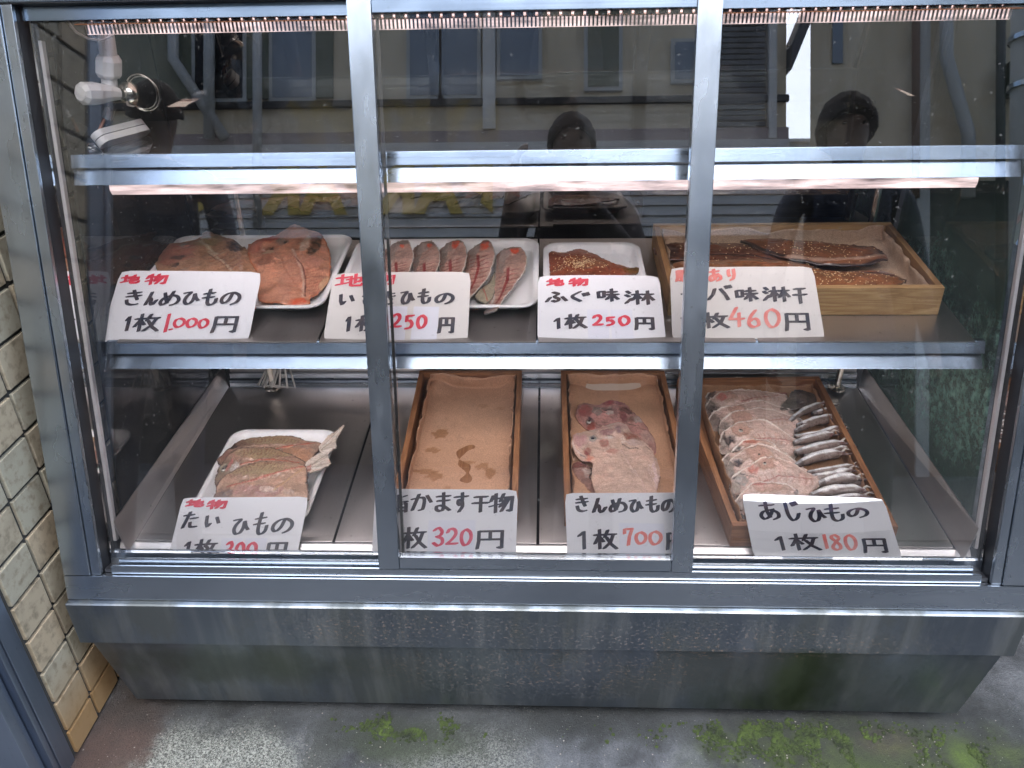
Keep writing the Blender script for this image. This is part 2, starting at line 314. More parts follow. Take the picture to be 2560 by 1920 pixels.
FISH=[('K1', 'S', (-0.7172, 0.5081, 0.022), 0, 0.05, [(-0.1175, 0.0043), (-0.1238, 0.0353), (-0.1153, 0.067), (-0.0832, 0.0828), (-0.0566, 0.1037), (-0.0548, 0.1351), (-0.0274, 0.125), (0.0101, 0.1028), (0.0434, 0.0789), (0.0737, 0.0419), (0.0955, 0.0107), (0.1164, -0.0323), (0.127, -0.0814), (0.12, -0.128), (0.0954, -0.1578), (0.055, -0.1502), (-0.0038, -0.1195), (-0.0579, -0.0798), (-0.0962, -0.0385)], (0.46, 0.25, 0.15), [('n', 0.25), ('e', 0.0049, (0.6, 0.42, 0.24)), ('p', (-0.073, 0.0169), (0.0389, 0.0408), (0.42, 0.16, 0.11)), ('p', (-0.0231, 0.0751), (0.0266, 0.0272), (0.36, 0.26, 0.13)), ('p', (0.0429, 0.0604), (0.0225, 0.034), (0.025, 0.018, 0.015)), ('p', (-0.0698, 0.0527), (0.0082, 0.01), (0.32, 0.3, 0.26)), ('p', (-0.0643, -0.0006), (0.0143, 0.0113), (0.1, 0.08, 0.06)), ('p', (-0.0578, -0.0284), (0.0092, 0.0082), (0.04, 0.03, 0.03)), ('l', [(-0.0823, 0.0805), (-0.0511, 0.0942), (-0.0135, 0.0475), (-0.013, 0.034)], 0.003, (0.55, 0.38, 0.25)), ('l', [(-0.0443, 0.0753), (0.0195, 0.0115), (0.0289, 0.0202)], 0.0079, (0.62, 0.5, 0.36)), ('l', [(-0.0073, 0.0294), (0.0254, -0.0059), (0.0555, -0.0359), (0.0898, -0.0811)], 0.0061, (0.66, 0.5, 0.36)), ('l', [(-0.007, 0.0228), (0.0255, -0.0123), (0.0555, -0.0421)], 0.0015, (0.12, 0.05, 0.03)), ('r', [(0.0071, 0.0116), (0.0501, -0.0316), (0.0859, -0.081)], 0.0243, 0.0396, 8, (0.3, 0.13, 0.08)), ('l', [(0.0541, -0.0317), (0.0851, -0.0151)], 0.0018, (0.62, 0.36, 0.26)), ('l', [(0.0629, -0.0401), (0.095, -0.0279)], 0.0018, (0.62, 0.36, 0.26))], {}),
 ('K2', 'S', (-0.5304, 0.495, 0.026), 0, 0.06, [(-0.1168, 0.0692), (-0.0978, 0.0897), (-0.0707, 0.1058), (-0.0573, 0.1343), (-0.0458, 0.1561), (-0.0294, 0.1593), (-0.0038, 0.1432), (0.0233, 0.1283), (0.0458, 0.0948), (0.0664, 0.0489), (0.0792, 0.005), (0.0883, -0.0452), (0.0915, -0.0813), (0.0803, -0.116), (0.0696, -0.1421), (0.0736, -0.1623), (0.0384, -0.1657), (0.0053, -0.1527), (-0.0287, -0.1452), (-0.049, -0.0958), (-0.0689, -0.0355), (-0.0937, 0.0069)], (0.58, 0.27, 0.17), [('n', 0.25), ('e', 0.0047, (0.62, 0.2, 0.09)), ('p', (-0.0754, 0.0848), (0.0301, 0.0217), (0.5, 0.1, 0.06)), ('p', (-0.0926, 0.0508), (0.0161, 0.0261), (0.5, 0.17, 0.12)), ('p', (-0.0555, -0.0063), (0.0181, 0.0217), (0.28, 0.11, 0.07)), ('p', (-0.0583, 0.0393), (0.009, 0.0104), (0.025, 0.018, 0.015)), ('p', (-0.0568, 0.0195), (0.012, 0.0078), (0.45, 0.33, 0.22)), ('p', (-0.0392, 0.0674), (0.0151, 0.0157), (0.22, 0.18, 0.15)), ('p', (-0.0316, 0.0659), (0.0044, 0.0078), (0.025, 0.018, 0.015)), ('p', (-0.0171, 0.1193), (0.0181, 0.0261), (0.55, 0.25, 0.17)), ('p', (0.0321, 0.0997), (0.0161, 0.0261), (0.32, 0.06, 0.05)), ('p', (0.035, 0.0605), (0.0124, 0.05), (0.03, 0.025, 0.015)), ('p', (0.0143, 0.054), (0.009, 0.037), (0.62, 0.48, 0.38)), ('p', (0.046, -0.0116), (0.0201, 0.0217), (0.55, 0.25, 0.18)), ('l', [(-0.0707, 0.1058), (-0.077, 0.0687), (-0.0562, 0.0915), (-0.0301, 0.0958)], 0.0024, (0.5, 0.05, 0.03)), ('p', (0.0151, -0.0767), (0.0221, 0.0739), (0.52, 0.25, 0.17)), ('l', [(-0.0095, 0.0409), (0.0129, -0.007), (0.0303, -0.0447), (0.0442, -0.0848), (0.0565, -0.142)], 0.0056, (0.66, 0.44, 0.34)), ('l', [(0.0036, 0.0059), (0.0322, -0.0365), (0.0465, -0.0769), (0.0597, -0.1383)], 0.0021, (0.1, 0.02, 0.02)), ('r', [(-0.0063, 0.0364), (0.0323, -0.0447), (0.0556, -0.1309)], 0.0083, 0.0, 26, (0.35, 0.12, 0.09)), ('r', [(0.0302, -0.0365), (0.0452, -0.0769), (0.0566, -0.1309)], 0.0, 0.0473, 9, (0.25, 0.06, 0.05)), ('r', [(-0.0029, 0.0232), (0.0305, -0.0609), (0.0462, -0.1382)], 0.0325, 0.0, 12, (0.48, 0.2, 0.13)), ('l', [(-0.0247, 0.0062), (-0.0051, -0.0443), (0.0269, -0.0925), (0.0537, -0.1383)], 0.0018, (0.4, 0.16, 0.1)), ('p', (0.0528, -0.1567), (0.0201, 0.0096), (0.62, 0.1, 0.04)), ('p', (0.0883, -0.093), (0.01, 0.0261), (0.66, 0.42, 0.25))], {}),
 ('I1', 'S', (-0.2951, 0.4375, 0.05), 0.27, 0.05, [(-0.0426, 0.0721), (-0.0294, 0.0898), (-0.0086, 0.0955), (0.0093, 0.0833), (0.0222, 0.048), (0.0303, 0.0111), (0.0294, -0.0244), (0.0241, -0.0765), (0.0152, -0.1162), (0.0022, -0.1258), (-0.0173, -0.0659), (-0.0348, 0.009)], (0.42, 0.26, 0.21), [('n', 0.3), ('p', (-0.0042, 0.0745), (0.0181, 0.0142), (0.16, 0.13, 0.11)), ('p', (-0.0179, 0.0256), (0.0067, 0.0493), (0.24, 0.19, 0.16)), ('p', (-0.0171, 0.0542), (0.0129, 0.0219), (0.35, 0.27, 0.24)), ('p', (0.0006, 0.0598), (0.0041, 0.0077), (0.68, 0.08, 0.025)), ('l', [(-0.0037, -0.0078), (0.0025, -0.04), (0.0033, -0.0864)], 0.006, (0.22, 0.015, 0.02)), ('r', [(-0.0037, -0.0078), (0.0025, -0.04), (0.0033, -0.0864)], 0.0225, 0.0248, 9, (0.22, 0.05, 0.045)), ('e', 0.0041, (0.55, 0.52, 0.47)), ('p', (-0.0292, 0.0515), (0.0052, 0.0109), (0.025, 0.018, 0.015))], {}),
 ('I2', 'S', (-0.2411, 0.4526, 0.042), 0.27, 0.05, [(-0.0387, 0.0791), (-0.0243, 0.094), (-0.0056, 0.0968), (0.0101, 0.0785), (0.022, 0.0431), (0.0278, 0.0089), (0.028, -0.0241), (0.02, -0.0766), (0.0099, -0.1167), (-0.0035, -0.1264), (-0.0165, -0.066), (-0.0292, 0.0095)], (0.42, 0.26, 0.21), [('n', 0.3), ('p', (-0.0048, 0.0787), (0.0182, 0.0143), (0.16, 0.13, 0.11)), ('p', (-0.02, 0.0292), (0.0068, 0.0495), (0.24, 0.19, 0.16)), ('p', (-0.0184, 0.0581), (0.013, 0.022), (0.35, 0.27, 0.24)), ('p', (-0.0003, 0.0638), (0.0057, 0.0099), (0.68, 0.08, 0.025)), ('l', [(-0.0036, -0.0074), (0.0017, -0.0399), (-0.0006, -0.0917)], 0.006, (0.22, 0.015, 0.02)), ('r', [(-0.0036, -0.0074), (0.0017, -0.0399), (-0.0006, -0.0917)], 0.0227, 0.0249, 9, (0.22, 0.05, 0.045)), ('e', 0.0042, (0.55, 0.52, 0.47))], {}),
 ('I3', 'S', (-0.1873, 0.4624, 0.036), 0.27, 0.05, [(-0.0368, 0.0753), (-0.0217, 0.0872), (-0.0062, 0.0961), (0.011, 0.0868), (0.0234, 0.0509), (0.0275, 0.0163), (0.0263, -0.017), (0.0197, -0.0754), (0.0085, -0.1157), (-0.0043, -0.1352), (-0.0155, -0.0751), (-0.0319, 0.0057)], (0.42, 0.26, 0.21), [('n', 0.3), ('p', (-0.0044, 0.0827), (0.0183, 0.0143), (0.16, 0.13, 0.11)), ('p', (-0.021, 0.0329), (0.0068, 0.0495), (0.24, 0.19, 0.16)), ('p', (-0.0186, 0.062), (0.013, 0.022), (0.35, 0.27, 0.24)), ('p', (-0.0003, 0.0677), (0.007, 0.0165), (0.68, 0.08, 0.025)), ('l', [(-0.0075, 0.0111), (-0.0014, -0.0384), (-0.0039, -0.0905)], 0.0061, (0.22, 0.015, 0.02)), ('r', [(-0.0075, 0.0111), (-0.0014, -0.0384), (-0.0039, -0.0905)], 0.0227, 0.025, 9, (0.22, 0.05, 0.045)), ('e', 0.0042, (0.55, 0.52, 0.47))], {}),
 ('I4', 'S', (-0.1381, 0.4402, 0.03), 0.27, 0.05, [(-0.027, 0.0856), (-0.0107, 0.1033), (0.0072, 0.1199), (0.0213, 0.1119), (0.0325, 0.079), (0.0354, 0.0502), (0.0335, 0.0111), (0.0268, -0.0317), (0.0133, -0.0575), (-0.0066, -0.0924), (-0.0165, -0.1215), (-0.0273, -0.1357), (-0.0312, -0.0923), (-0.0257, -0.0417), (-0.025, 0.0117)], (0.42, 0.26, 0.21), [('n', 0.3), ('p', (0.0075, 0.1072), (0.018, 0.0139), (0.16, 0.13, 0.11)), ('p', (-0.0107, 0.0575), (0.0067, 0.0481), (0.24, 0.19, 0.16)), ('p', (-0.0074, 0.0866), (0.0129, 0.0214), (0.35, 0.27, 0.24)), ('p', (0.0111, 0.0923), (0.0098, 0.0203), (0.68, 0.08, 0.025)), ('l', [(-0.0007, 0.0563), (0.0045, 0.0059), (-0.0004, -0.0419), (-0.0102, -0.0775)], 0.0059, (0.22, 0.015, 0.02)), ('r', [(-0.0007, 0.0563), (0.0045, 0.0059), (-0.0004, -0.0419), (-0.0102, -0.0775)], 0.0223, 0.0245, 9, (0.22, 0.05, 0.045)), ('e', 0.0041, (0.55, 0.52, 0.47))], {}),
 ('I5', 'S', (-0.0801, 0.4166, 0.026), 0.27, 0.05, [(-0.0217, 0.105), (-0.009, 0.1225), (0.0127, 0.1193), (0.032, 0.1044), (0.0419, 0.0755), (0.0439, 0.0365), (0.0369, 0.0043), (0.0249, -0.0217), (0.0159, -0.0521), (-0.0002, -0.0815), (-0.0088, -0.1053), (-0.0231, -0.109), (-0.0354, -0.1052), (-0.0293, -0.0861), (-0.0178, -0.0716), (-0.0212, -0.0316), (-0.0204, 0.0262), (-0.0213, 0.0705)], (0.42, 0.26, 0.21), [('n', 0.3), ('p', (0.0131, 0.1063), (0.0178, 0.0135), (0.16, 0.13, 0.11)), ('p', (-0.0062, 0.058), (0.0066, 0.0467), (0.24, 0.19, 0.16)), ('p', (-0.0021, 0.0862), (0.0127, 0.0208), (0.35, 0.27, 0.24)), ('p', (0.0163, 0.0918), (0.0092, 0.0125), (0.68, 0.08, 0.025)), ('l', [(0.0068, 0.026), (0.0069, -0.0112), (-0.0015, -0.0519), (-0.0133, -0.0886)], 0.0058, (0.22, 0.015, 0.02)), ('r', [(0.0068, 0.026), (0.0069, -0.0112), (-0.0015, -0.0519), (-0.0133, -0.0886)], 0.0218, 0.024, 9, (0.22, 0.05, 0.045)), ('e', 0.004, (0.55, 0.52, 0.47)), ('p', (-0.0308, -0.1005), (0.0203, 0.0135), (0.09, 0.08, 0.08))], {}),
 ('I6', 'S', (-0.1139, 0.3838, 0.02), 0.0, 0.03, [(0.0123, 0.0763), (0.0017, 0.0334), (-0.0119, 0.0076), (-0.0228, -0.0176), (-0.0113, -0.0399), (0.0016, -0.0497), (0.0139, -0.0278), (0.0166, 0.0177)], (0.34, 0.3, 0.22), [('n', 0.2), ('l', [(-0.0063, -0.0026), (0.0036, -0.0424)], 0.0028, (0.4, 0.12, 0.08)), ('e', 0.0028, (0.08, 0.07, 0.06))], {}),
 ('FG', 'S', (0.1098, 0.4751, 0.018), 0, 0.04, [(-0.1004, 0.0669), (-0.0704, 0.0697), (-0.0357, 0.0838), (-0.0078, 0.0658), (0.0162, 0.0409), (0.0346, 0.0226), (0.0558, 0.0105), (0.074, -0.0026), (0.0938, -0.0016), (0.0778, -0.02), (0.0559, -0.0221), (0.0413, -0.0356), (0.029, -0.0578), (-0.0095, -0.0793), (-0.0625, -0.0789), (-0.0942, -0.0568), (-0.098, -0.0056)], (0.26, 0.07, 0.035), [('n', 0.3), ('e', 0.0048, (0.18, 0.04, 0.025)), ('p', (-0.0188, 0.0113), (0.044, 0.0231), (0.33, 0.12, 0.05)), ('l', [(-0.0093, 0.0351), (0.012, 0.0169), (0.0263, -0.0183)], 0.0028, (0.13, 0.03, 0.02)), ('l', [(-0.0963, 0.0421), (-0.0454, 0.0477), (-0.0096, 0.0291)], 0.0024, (0.17, 0.04, 0.03)), ('p', (0.0758, -0.0131), (0.022, 0.0115), (0.12, 0.08, 0.02))], {'gloss': 1, 'seeds': ((-0.0383, 0.0085), 0.0412, 0.0288, 260)}),
 ('SA', 'S', (0.5721, 0.5133, 0.036), 0, -0.02, [(-0.1558, 0.052), (-0.1285, 0.0613), (-0.0666, 0.0605), (-0.013, 0.0501), (0.0389, 0.0366), (0.0801, 0.0266), (0.111, 0.02), (0.1239, 0.0014), (0.1248, -0.0197), (0.1222, -0.0392), (0.0918, -0.0546), (0.0365, -0.0626), (-0.0022, -0.0593), (-0.0396, -0.0503), (-0.0766, -0.0382), (-0.1102, -0.0079), (-0.1365, 0.0232)], (0.24, 0.095, 0.045), [('n', 0.3), ('e', 0.0033, (0.12, 0.06, 0.04)), ('l', [(-0.1565, 0.0488), (-0.1309, 0.0231), (-0.098, -0.0141), (-0.064, -0.0412), (-0.003, -0.0622), (0.0627, -0.0629), (0.1204, -0.0404)], 0.0099, (0.02, 0.018, 0.018)), ('l', [(-0.0752, -0.0323), (0.0011, -0.0478), (0.0833, -0.0399), (0.1201, -0.0256)], 0.0107, (0.45, 0.28, 0.2)), ('l', [(-0.113, 0.0418), (-0.0205, 0.0217), (0.0776, -0.0162)], 0.0037, (0.2, 0.05, 0.03)), ('p', (0.0827, 0.0173), (0.0299, 0.0112), (0.06, 0.03, 0.03)), ('p', (0.1208, -0.0077), (0.0095, 0.0124), (0.05, 0.03, 0.03))], {'gloss': 1, 'seeds': ((0.0001, -0.0032), 0.1141, 0.0497, 110)}),
 ('SB', 'S', (0.3816, 0.5225, 0.026), 0, 0.0, [(-0.1507, 0.0252), (-0.1165, 0.0503), (-0.0726, 0.0574), (-0.0158, 0.0554), (0.0397, 0.0482), (0.0905, 0.0222), (0.1354, -0.0212), (0.1655, -0.051), (0.1265, -0.0564), (0.0474, -0.0498), (-0.0317, -0.0372), (-0.0845, -0.0247), (-0.1333, -0.0182)], (0.15, 0.06, 0.035), [('n', 0.3), ('e', 0.0033, (0.1, 0.05, 0.04)), ('l', [(-0.0974, -0.0186), (-0.027, -0.0103), (0.0412, -0.0141), (0.1039, -0.0387)], 0.0058, (0.03, 0.02, 0.02)), ('p', (-0.1176, 0.0185), (0.0194, 0.0368), (0.05, 0.03, 0.03))], {'gloss': 1, 'seeds': ((0.0045, 0.0108), 0.1245, 0.0306, 70)}),
 ('SC', 'S', (0.5192, 0.4276, 0.03), 0, 0.0, [(-0.2595, 0.0388), (-0.1972, 0.0558), (-0.1413, 0.0641), (-0.086, 0.0677), (-0.0341, 0.057), (0.0137, 0.0331), (0.0363, 0.0186), (0.0741, 0.0125), (0.113, 0.011), (0.1507, 0.0062), (0.1793, -0.0162), (0.1873, -0.0261), (0.1707, -0.0404), (0.1433, -0.0535), (0.0907, -0.0594), (0.0148, -0.0588), (-0.06, -0.0519), (-0.1606, -0.0404), (-0.2352, -0.0181)], (0.28, 0.11, 0.045), [('n', 0.3), ('e', 0.0031, (0.14, 0.06, 0.04)), ('l', [(0.0231, 0.0187), (0.1098, 0.001), (0.169, -0.0161)], 0.0116, (0.06, 0.03, 0.035)), ('p', (0.1557, -0.0022), (0.0183, 0.0079), (0.35, 0.25, 0.22)), ('p', (0.1815, -0.0244), (0.0092, 0.0113), (0.04, 0.03, 0.03)), ('l', [(-0.1461, 0.0376), (-0.0417, 0.025), (0.125, -0.032)], 0.0035, (0.24, 0.07, 0.03))], {'gloss': 1, 'seeds': ((0.0513, -0.0206), 0.1307, 0.034, 190)}),
 ('T1', 'F', (-0.5959, 0.3434, 0.03), 0, 0.06, [(-0.1081, -0.0332), (-0.105, -0.0115), (-0.0995, 0.0082), (-0.0786, 0.0385), (-0.0391, 0.0516), (0.0319, 0.0546), (0.0635, 0.0405), (0.0992, 0.0336), (0.1065, 0.0221), (0.0993, -0.0051), (0.0933, -0.0292), (0.0519, -0.053), (-0.0347, -0.0607), (-0.0806, -0.0565)], (0.4, 0.265, 0.2), [('n', 0.16), ('p', (-0.0776, 0.0258), (0.0364, 0.0151), (0.14, 0.08, 0.06)), ('p', (-0.0028, 0.0339), (0.0577, 0.0161), (0.4, 0.3, 0.18)), ('r', [(-0.0545, 0.031), (-0.0035, 0.0365), (0.0615, 0.0243)], 0.0102, 0.0117, 14, (0.26, 0.12, 0.08)), ('p', (0.0566, -0.0151), (0.0395, 0.0252), (0.5, 0.27, 0.17)), ('l', [(-0.0368, -0.0061), (0.0349, 0.0092), (0.0909, 0.0295)], 0.0035, (0.42, 0.08, 0.05)), ('p', (-0.0889, 0.0132), (0.0091, 0.0091), (0.03, 0.03, 0.03)), ('p', (-0.0912, -0.0162), (0.0182, 0.0176), (0.3, 0.16, 0.13)), ('e', 0.0055, (0.085, 0.06, 0.055))], {}),
 ('T2', 'F', (-0.6055, 0.2811, 0.04), 0, 0.08, [(-0.0641, -0.0673), (-0.0762, -0.0411), (-0.0815, -0.0094), (-0.0763, 0.0186), (-0.0648, 0.0377), (-0.0405, 0.0559), (0.004, 0.0592), (0.0548, 0.0396), (0.0898, 0.0199), (0.1017, 0.0083), (0.0958, -0.0033), (0.071, -0.0195), (0.0176, -0.0358), (-0.0314, -0.0627)], (0.4, 0.265, 0.2), [('n', 0.16), ('p', (0.0049, 0.0359), (0.0588, 0.0172), (0.42, 0.32, 0.19)), ('r', [(-0.0452, 0.0331), (0.0035, 0.0407), (0.0691, 0.0197)], 0.0112, 0.015, 16, (0.27, 0.12, 0.08)), ('l', [(-0.047, -0.0069), (0.0024, 0.0145), (0.087, 0.0082)], 0.0037, (0.45, 0.09, 0.05)), ('p', (-0.0666, -0.0185), (0.0206, 0.0358), (0.3, 0.23, 0.17)), ('p', (-0.0671, -0.0102), (0.0088, 0.0143), (0.45, 0.4, 0.3)), ('p', (-0.0671, -0.0102), (0.005, 0.0081), (0.025, 0.018, 0.015)), ('p', (-0.0433, -0.0091), (0.0088, 0.0143), (0.62, 0.58, 0.54)), ('p', (-0.0588, -0.0023), (0.0041, 0.0239), (0.5, 0.2, 0.18)), ('e', 0.0052, (0.085, 0.06, 0.055))], {}),
 ('T3', 'F', (-0.575, 0.218, 0.048), 0, 0.08, [(-0.0818, -0.052), (-0.0894, -0.0226), (-0.0884, -0.0011), (-0.0795, 0.0233), (-0.0599, 0.0428), (-0.0266, 0.0578), (0.0224, 0.0605), (0.0682, 0.0531), (0.0831, 0.0404), (0.0937, -0.0037), (0.1055, -0.0376), (0.0954, -0.0522), (0.0135, -0.0551), (-0.0562, -0.0538)], (0.5, 0.33, 0.24), [('n', 0.2), ('p', (-0.0196, 0.035), (0.0652, 0.0202), (0.42, 0.33, 0.2)), ('r', [(-0.0758, 0.0122), (-0.0297, 0.0395), (0.042, 0.0424)], 0.0121, 0.0171, 18, (0.26, 0.12, 0.08)), ('l', [(-0.0655, -0.0181), (-0.0102, 0.004), (0.0326, 0.0243), (0.0762, 0.0449)], 0.0057, (0.5, 0.14, 0.09)), ('r', [(-0.0549, -0.0159), (-0.0099, 0.0031), (0.0664, 0.038)], 0.0036, 0.0036, 24, (0.6, 0.36, 0.28)), ('p', (0.0003, -0.0302), (0.051, 0.0161), (0.45, 0.25, 0.22)), ('p', (0.0186, -0.0258), (0.017, 0.0072), (0.65, 0.5, 0.42)), ('p', (-0.0667, -0.0393), (0.017, 0.0157), (0.22, 0.17, 0.16)), ('l', [(0.0326, -0.0257), (0.0568, 0.009), (0.0773, 0.0404)], 0.0025, (0.62, 0.4, 0.2)), ('e', 0.005, (0.085, 0.06, 0.055))], {}),
 ('TF1', 'F', (-0.4641, 0.3576, 0.05), 0.1, 0.12, [(-0.0248, -0.0145), (-0.0163, 0.0005), (-0.0032, 0.0233), (0.0186, 0.0503), (0.0132, 0.0183), (0.01, -0.0018), (0.0157, -0.0205), (0.0015, -0.0241), (-0.0147, -0.0315)], (0.58, 0.5, 0.43), [('r', [(-0.0189, -0.0266), (0.0118, -0.0167)], 0.0, 0.0, 1, (0.58, 0.5, 0.43)), ('l', [(-0.017, -0.0218), (0.0163, 0.0466)], 0.0023, (0.3, 0.25, 0.2)), ('l', [(-0.0165, -0.0242), (0.0124, 0.0082)], 0.002, (0.3, 0.25, 0.2)), ('l', [(-0.0159, -0.0266), (0.0139, -0.0191)], 0.002, (0.3, 0.25, 0.2)), ('l', [(-0.0167, -0.0232), (0.011, 0.0285)], 0.002, (0.75, 0.7, 0.65))], {}),
 ('TF2', 'F', (-0.4679, 0.2779, 0.055), 0.1, 0.12, [(-0.0316, -0.0082), (-0.024, 0.0081), (-0.0046, 0.0247), (0.0215, 0.033), (0.0118, 0.0178), (0.0179, 0.0038), (0.0237, -0.0063), (0.0082, -0.017), (-0.0045, -0.0239), (-0.0183, -0.0321)], (0.58, 0.5, 0.43), [('l', [(-0.0264, -0.0172), (0.0203, 0.032)], 0.0022, (0.3, 0.25, 0.2)), ('l', [(-0.0264, -0.0172), (0.0128, 0.0131)], 0.0018, (0.32, 0.26, 0.22)), ('l', [(-0.0258, -0.0195), (0.0214, -0.0054)], 0.0018, (0.3, 0.25, 0.2)), ('l', [(-0.0258, -0.0195), (0.0053, -0.017)], 0.0018, (0.75, 0.7, 0.65)), ('p', (-0.0223, -0.0217), (0.0076, 0.0113), (0.5, 0.2, 0.15))], {}),
 ('N1', 'F', (0.1602, 0.4893, 0.012), 0, 0.04, [(-0.0863, 0.0361), (-0.0774, 0.0596), (-0.0592, 0.0677), (-0.0417, 0.0598), (-0.0298, 0.0598), (-0.0205, 0.0665), (-0.0051, 0.0737), (0.0141, 0.0706), (0.0351, 0.0548), (0.0521, 0.0315), (0.0653, 0.0037), (0.0763, -0.0283), (0.0856, -0.0594), (0.0882, -0.0965), (0.0788, -0.1191), (0.0479, -0.1148), (0.0097, -0.0786), (-0.0229, -0.0434), (-0.0538, -0.0375), (-0.0715, -0.0169), (-0.085, 0.0105)], (0.42, 0.22, 0.19), [('n', 0.3), ('e', 0.0027, (0.58, 0.3, 0.25)), ('p', (-0.0637, 0.031), (0.0188, 0.0224), (0.36, 0.1, 0.09)), ('p', (-0.0568, -0.0106), (0.0087, 0.0129), (0.02, 0.012, 0.015)), ('p', (-0.0519, -0.0266), (0.0087, 0.0112), (0.28, 0.05, 0.03)), ('p', (-0.0376, 0.026), (0.0115, 0.0174), (0.26, 0.22, 0.19)), ('p', (-0.0123, 0.0313), (0.0115, 0.0085), (0.06, 0.06, 0.06)), ('p', (-0.009, 0.0159), (0.0087, 0.0065), (0.55, 0.48, 0.42)), ('p', (-0.0088, 0.0626), (0.0159, 0.01), (0.34, 0.07, 0.08)), ('p', (0.0209, 0.0627), (0.0159, 0.01), (0.34, 0.14, 0.16)), ('p', (0.0335, 0.0366), (0.0188, 0.0149), (0.1, 0.035, 0.03)), ('p', (0.0222, 0.006), (0.0087, 0.0224), (0.2, 0.06, 0.06)), ('p', (0.0519, -0.0013), (0.013, 0.0149), (0.52, 0.42, 0.38)), ('p', (0.0418, -0.0014), (0.0072, 0.0149), (0.2, 0.09, 0.07)), ('p', (0.0664, -0.0283), (0.013, 0.0149), (0.42, 0.22, 0.18)), ('l', [(0.0357, -0.0212), (0.0551, -0.0272)], 0.0027, (0.02, 0.015, 0.01)), ('p', (0.0708, -0.0665), (0.0159, 0.0224), (0.48, 0.32, 0.27)), ('r', [(0.0655, -0.05), (0.0767, -0.1011)], 0.0057, 0.0114, 8, (0.32, 0.18, 0.16)), ('l', [(-0.0438, 0.0183), (-0.0189, 0.0442), (0.0043, 0.0391)], 0.0013, (0.5, 0.4, 0.35))], {}),
 ('N2', 'F', (0.149, 0.3426, 0.028), 0, 0.05, [(-0.0898, 0.0339), (-0.08, 0.0638), (-0.0627, 0.078), (-0.0416, 0.0817), (-0.0256, 0.0925), (-0.0052, 0.1035), (0.0166, 0.1126), (0.0317, 0.1073), (0.039, 0.0929), (0.0454, 0.0716), (0.0625, 0.0486), (0.0754, 0.0282), (0.0851, 0.0061), (0.0922, -0.0242), (0.0917, -0.0618), (0.0793, -0.112), (0.0622, -0.1523), (0.0016, -0.166), (-0.0317, -0.1458), (-0.047, -0.1034), (-0.0506, -0.0733), (-0.0471, -0.0423), (-0.0484, -0.0274), (-0.0693, -0.019), (-0.0838, 0.007)], (0.6, 0.43, 0.35), [('n', 0.16), ('e', 0.002, (0.62, 0.42, 0.36)), ('p', (-0.0711, 0.0408), (0.0161, 0.0239), (0.5, 0.28, 0.28)), ('l', [(-0.0878, 0.0339), (-0.0816, 0.0115), (-0.0624, -0.0147)], 0.0044, (0.7, 0.56, 0.5)), ('p', (-0.043, 0.0399), (0.0097, 0.0144), (0.24, 0.24, 0.23)), ('p', (-0.0422, 0.0421), (0.0056, 0.0091), (0.03, 0.035, 0.06)), ('p', (-0.0544, 0.0006), (0.008, 0.012), (0.24, 0.06, 0.05)), ('l', [(-0.0727, -0.0039), (-0.0611, -0.0147)], 0.0024, (0.12, 0.1, 0.1)), ('p', (-0.0506, -0.0189), (0.0094, 0.0061), (0.62, 0.22, 0.14)), ('p', (-0.0094, 0.0619), (0.0147, 0.0131), (0.28, 0.15, 0.15)), ('p', (-0.0092, 0.0435), (0.0107, 0.0048), (0.58, 0.5, 0.46)), ('p', (-0.0185, 0.0253), (0.0121, 0.0131), (0.38, 0.16, 0.13)), ('p', (-0.0261, 0.083), (0.0214, 0.0057), (0.55, 0.3, 0.28)), ('l', [(-0.0206, 0.083), (0.0021, 0.0879), (0.0084, 0.0975)], 0.0015, (0.35, 0.1, 0.1)), ('p', (0.0217, 0.088), (0.0147, 0.0131), (0.5, 0.32, 0.3)), ('l', [(0.0178, 0.1096), (0.0378, 0.0953)], 0.0024, (0.7, 0.58, 0.48)), ('p', (0.0149, 0.0714), (0.008, 0.0131), (0.26, 0.16, 0.17)), ('p', (0.0435, 0.0507), (0.0201, 0.0174), (0.26, 0.09, 0.06)), ('p', (0.0482, 0.028), (0.0174, 0.0109), (0.5, 0.38, 0.34)), ('p', (0.023, 0.0346), (0.0054, 0.0152), (0.66, 0.54, 0.46)), ('l', [(0.0207, 0.0234), (0.0358, 0.0101), (0.0561, 0.0114)], 0.002, (0.04, 0.035, 0.03)), ('l', [(0.0709, 0.0237), (0.0848, 0.0039)], 0.0017, (0.08, 0.06, 0.06)), ('p', (-0.0041, -0.0012), (0.0121, 0.0087), (0.5, 0.25, 0.2)), ('l', [(0.0149, 0.0012), (0.0312, -0.0416), (0.0516, -0.0985), (0.0572, -0.1411)], 0.0017, (0.66, 0.47, 0.42)), ('r', [(0.0299, -0.0416), (0.0408, -0.0786)], 0.0034, 0.0068, 9, (0.7, 0.55, 0.5)), ('r', [(0.0686, -0.035), (0.0714, -0.0924)], 0.0017, 0.0102, 8, (0.68, 0.52, 0.48)), ('p', (0.0827, -0.0721), (0.0054, 0.0435), (0.66, 0.5, 0.48))], {}),
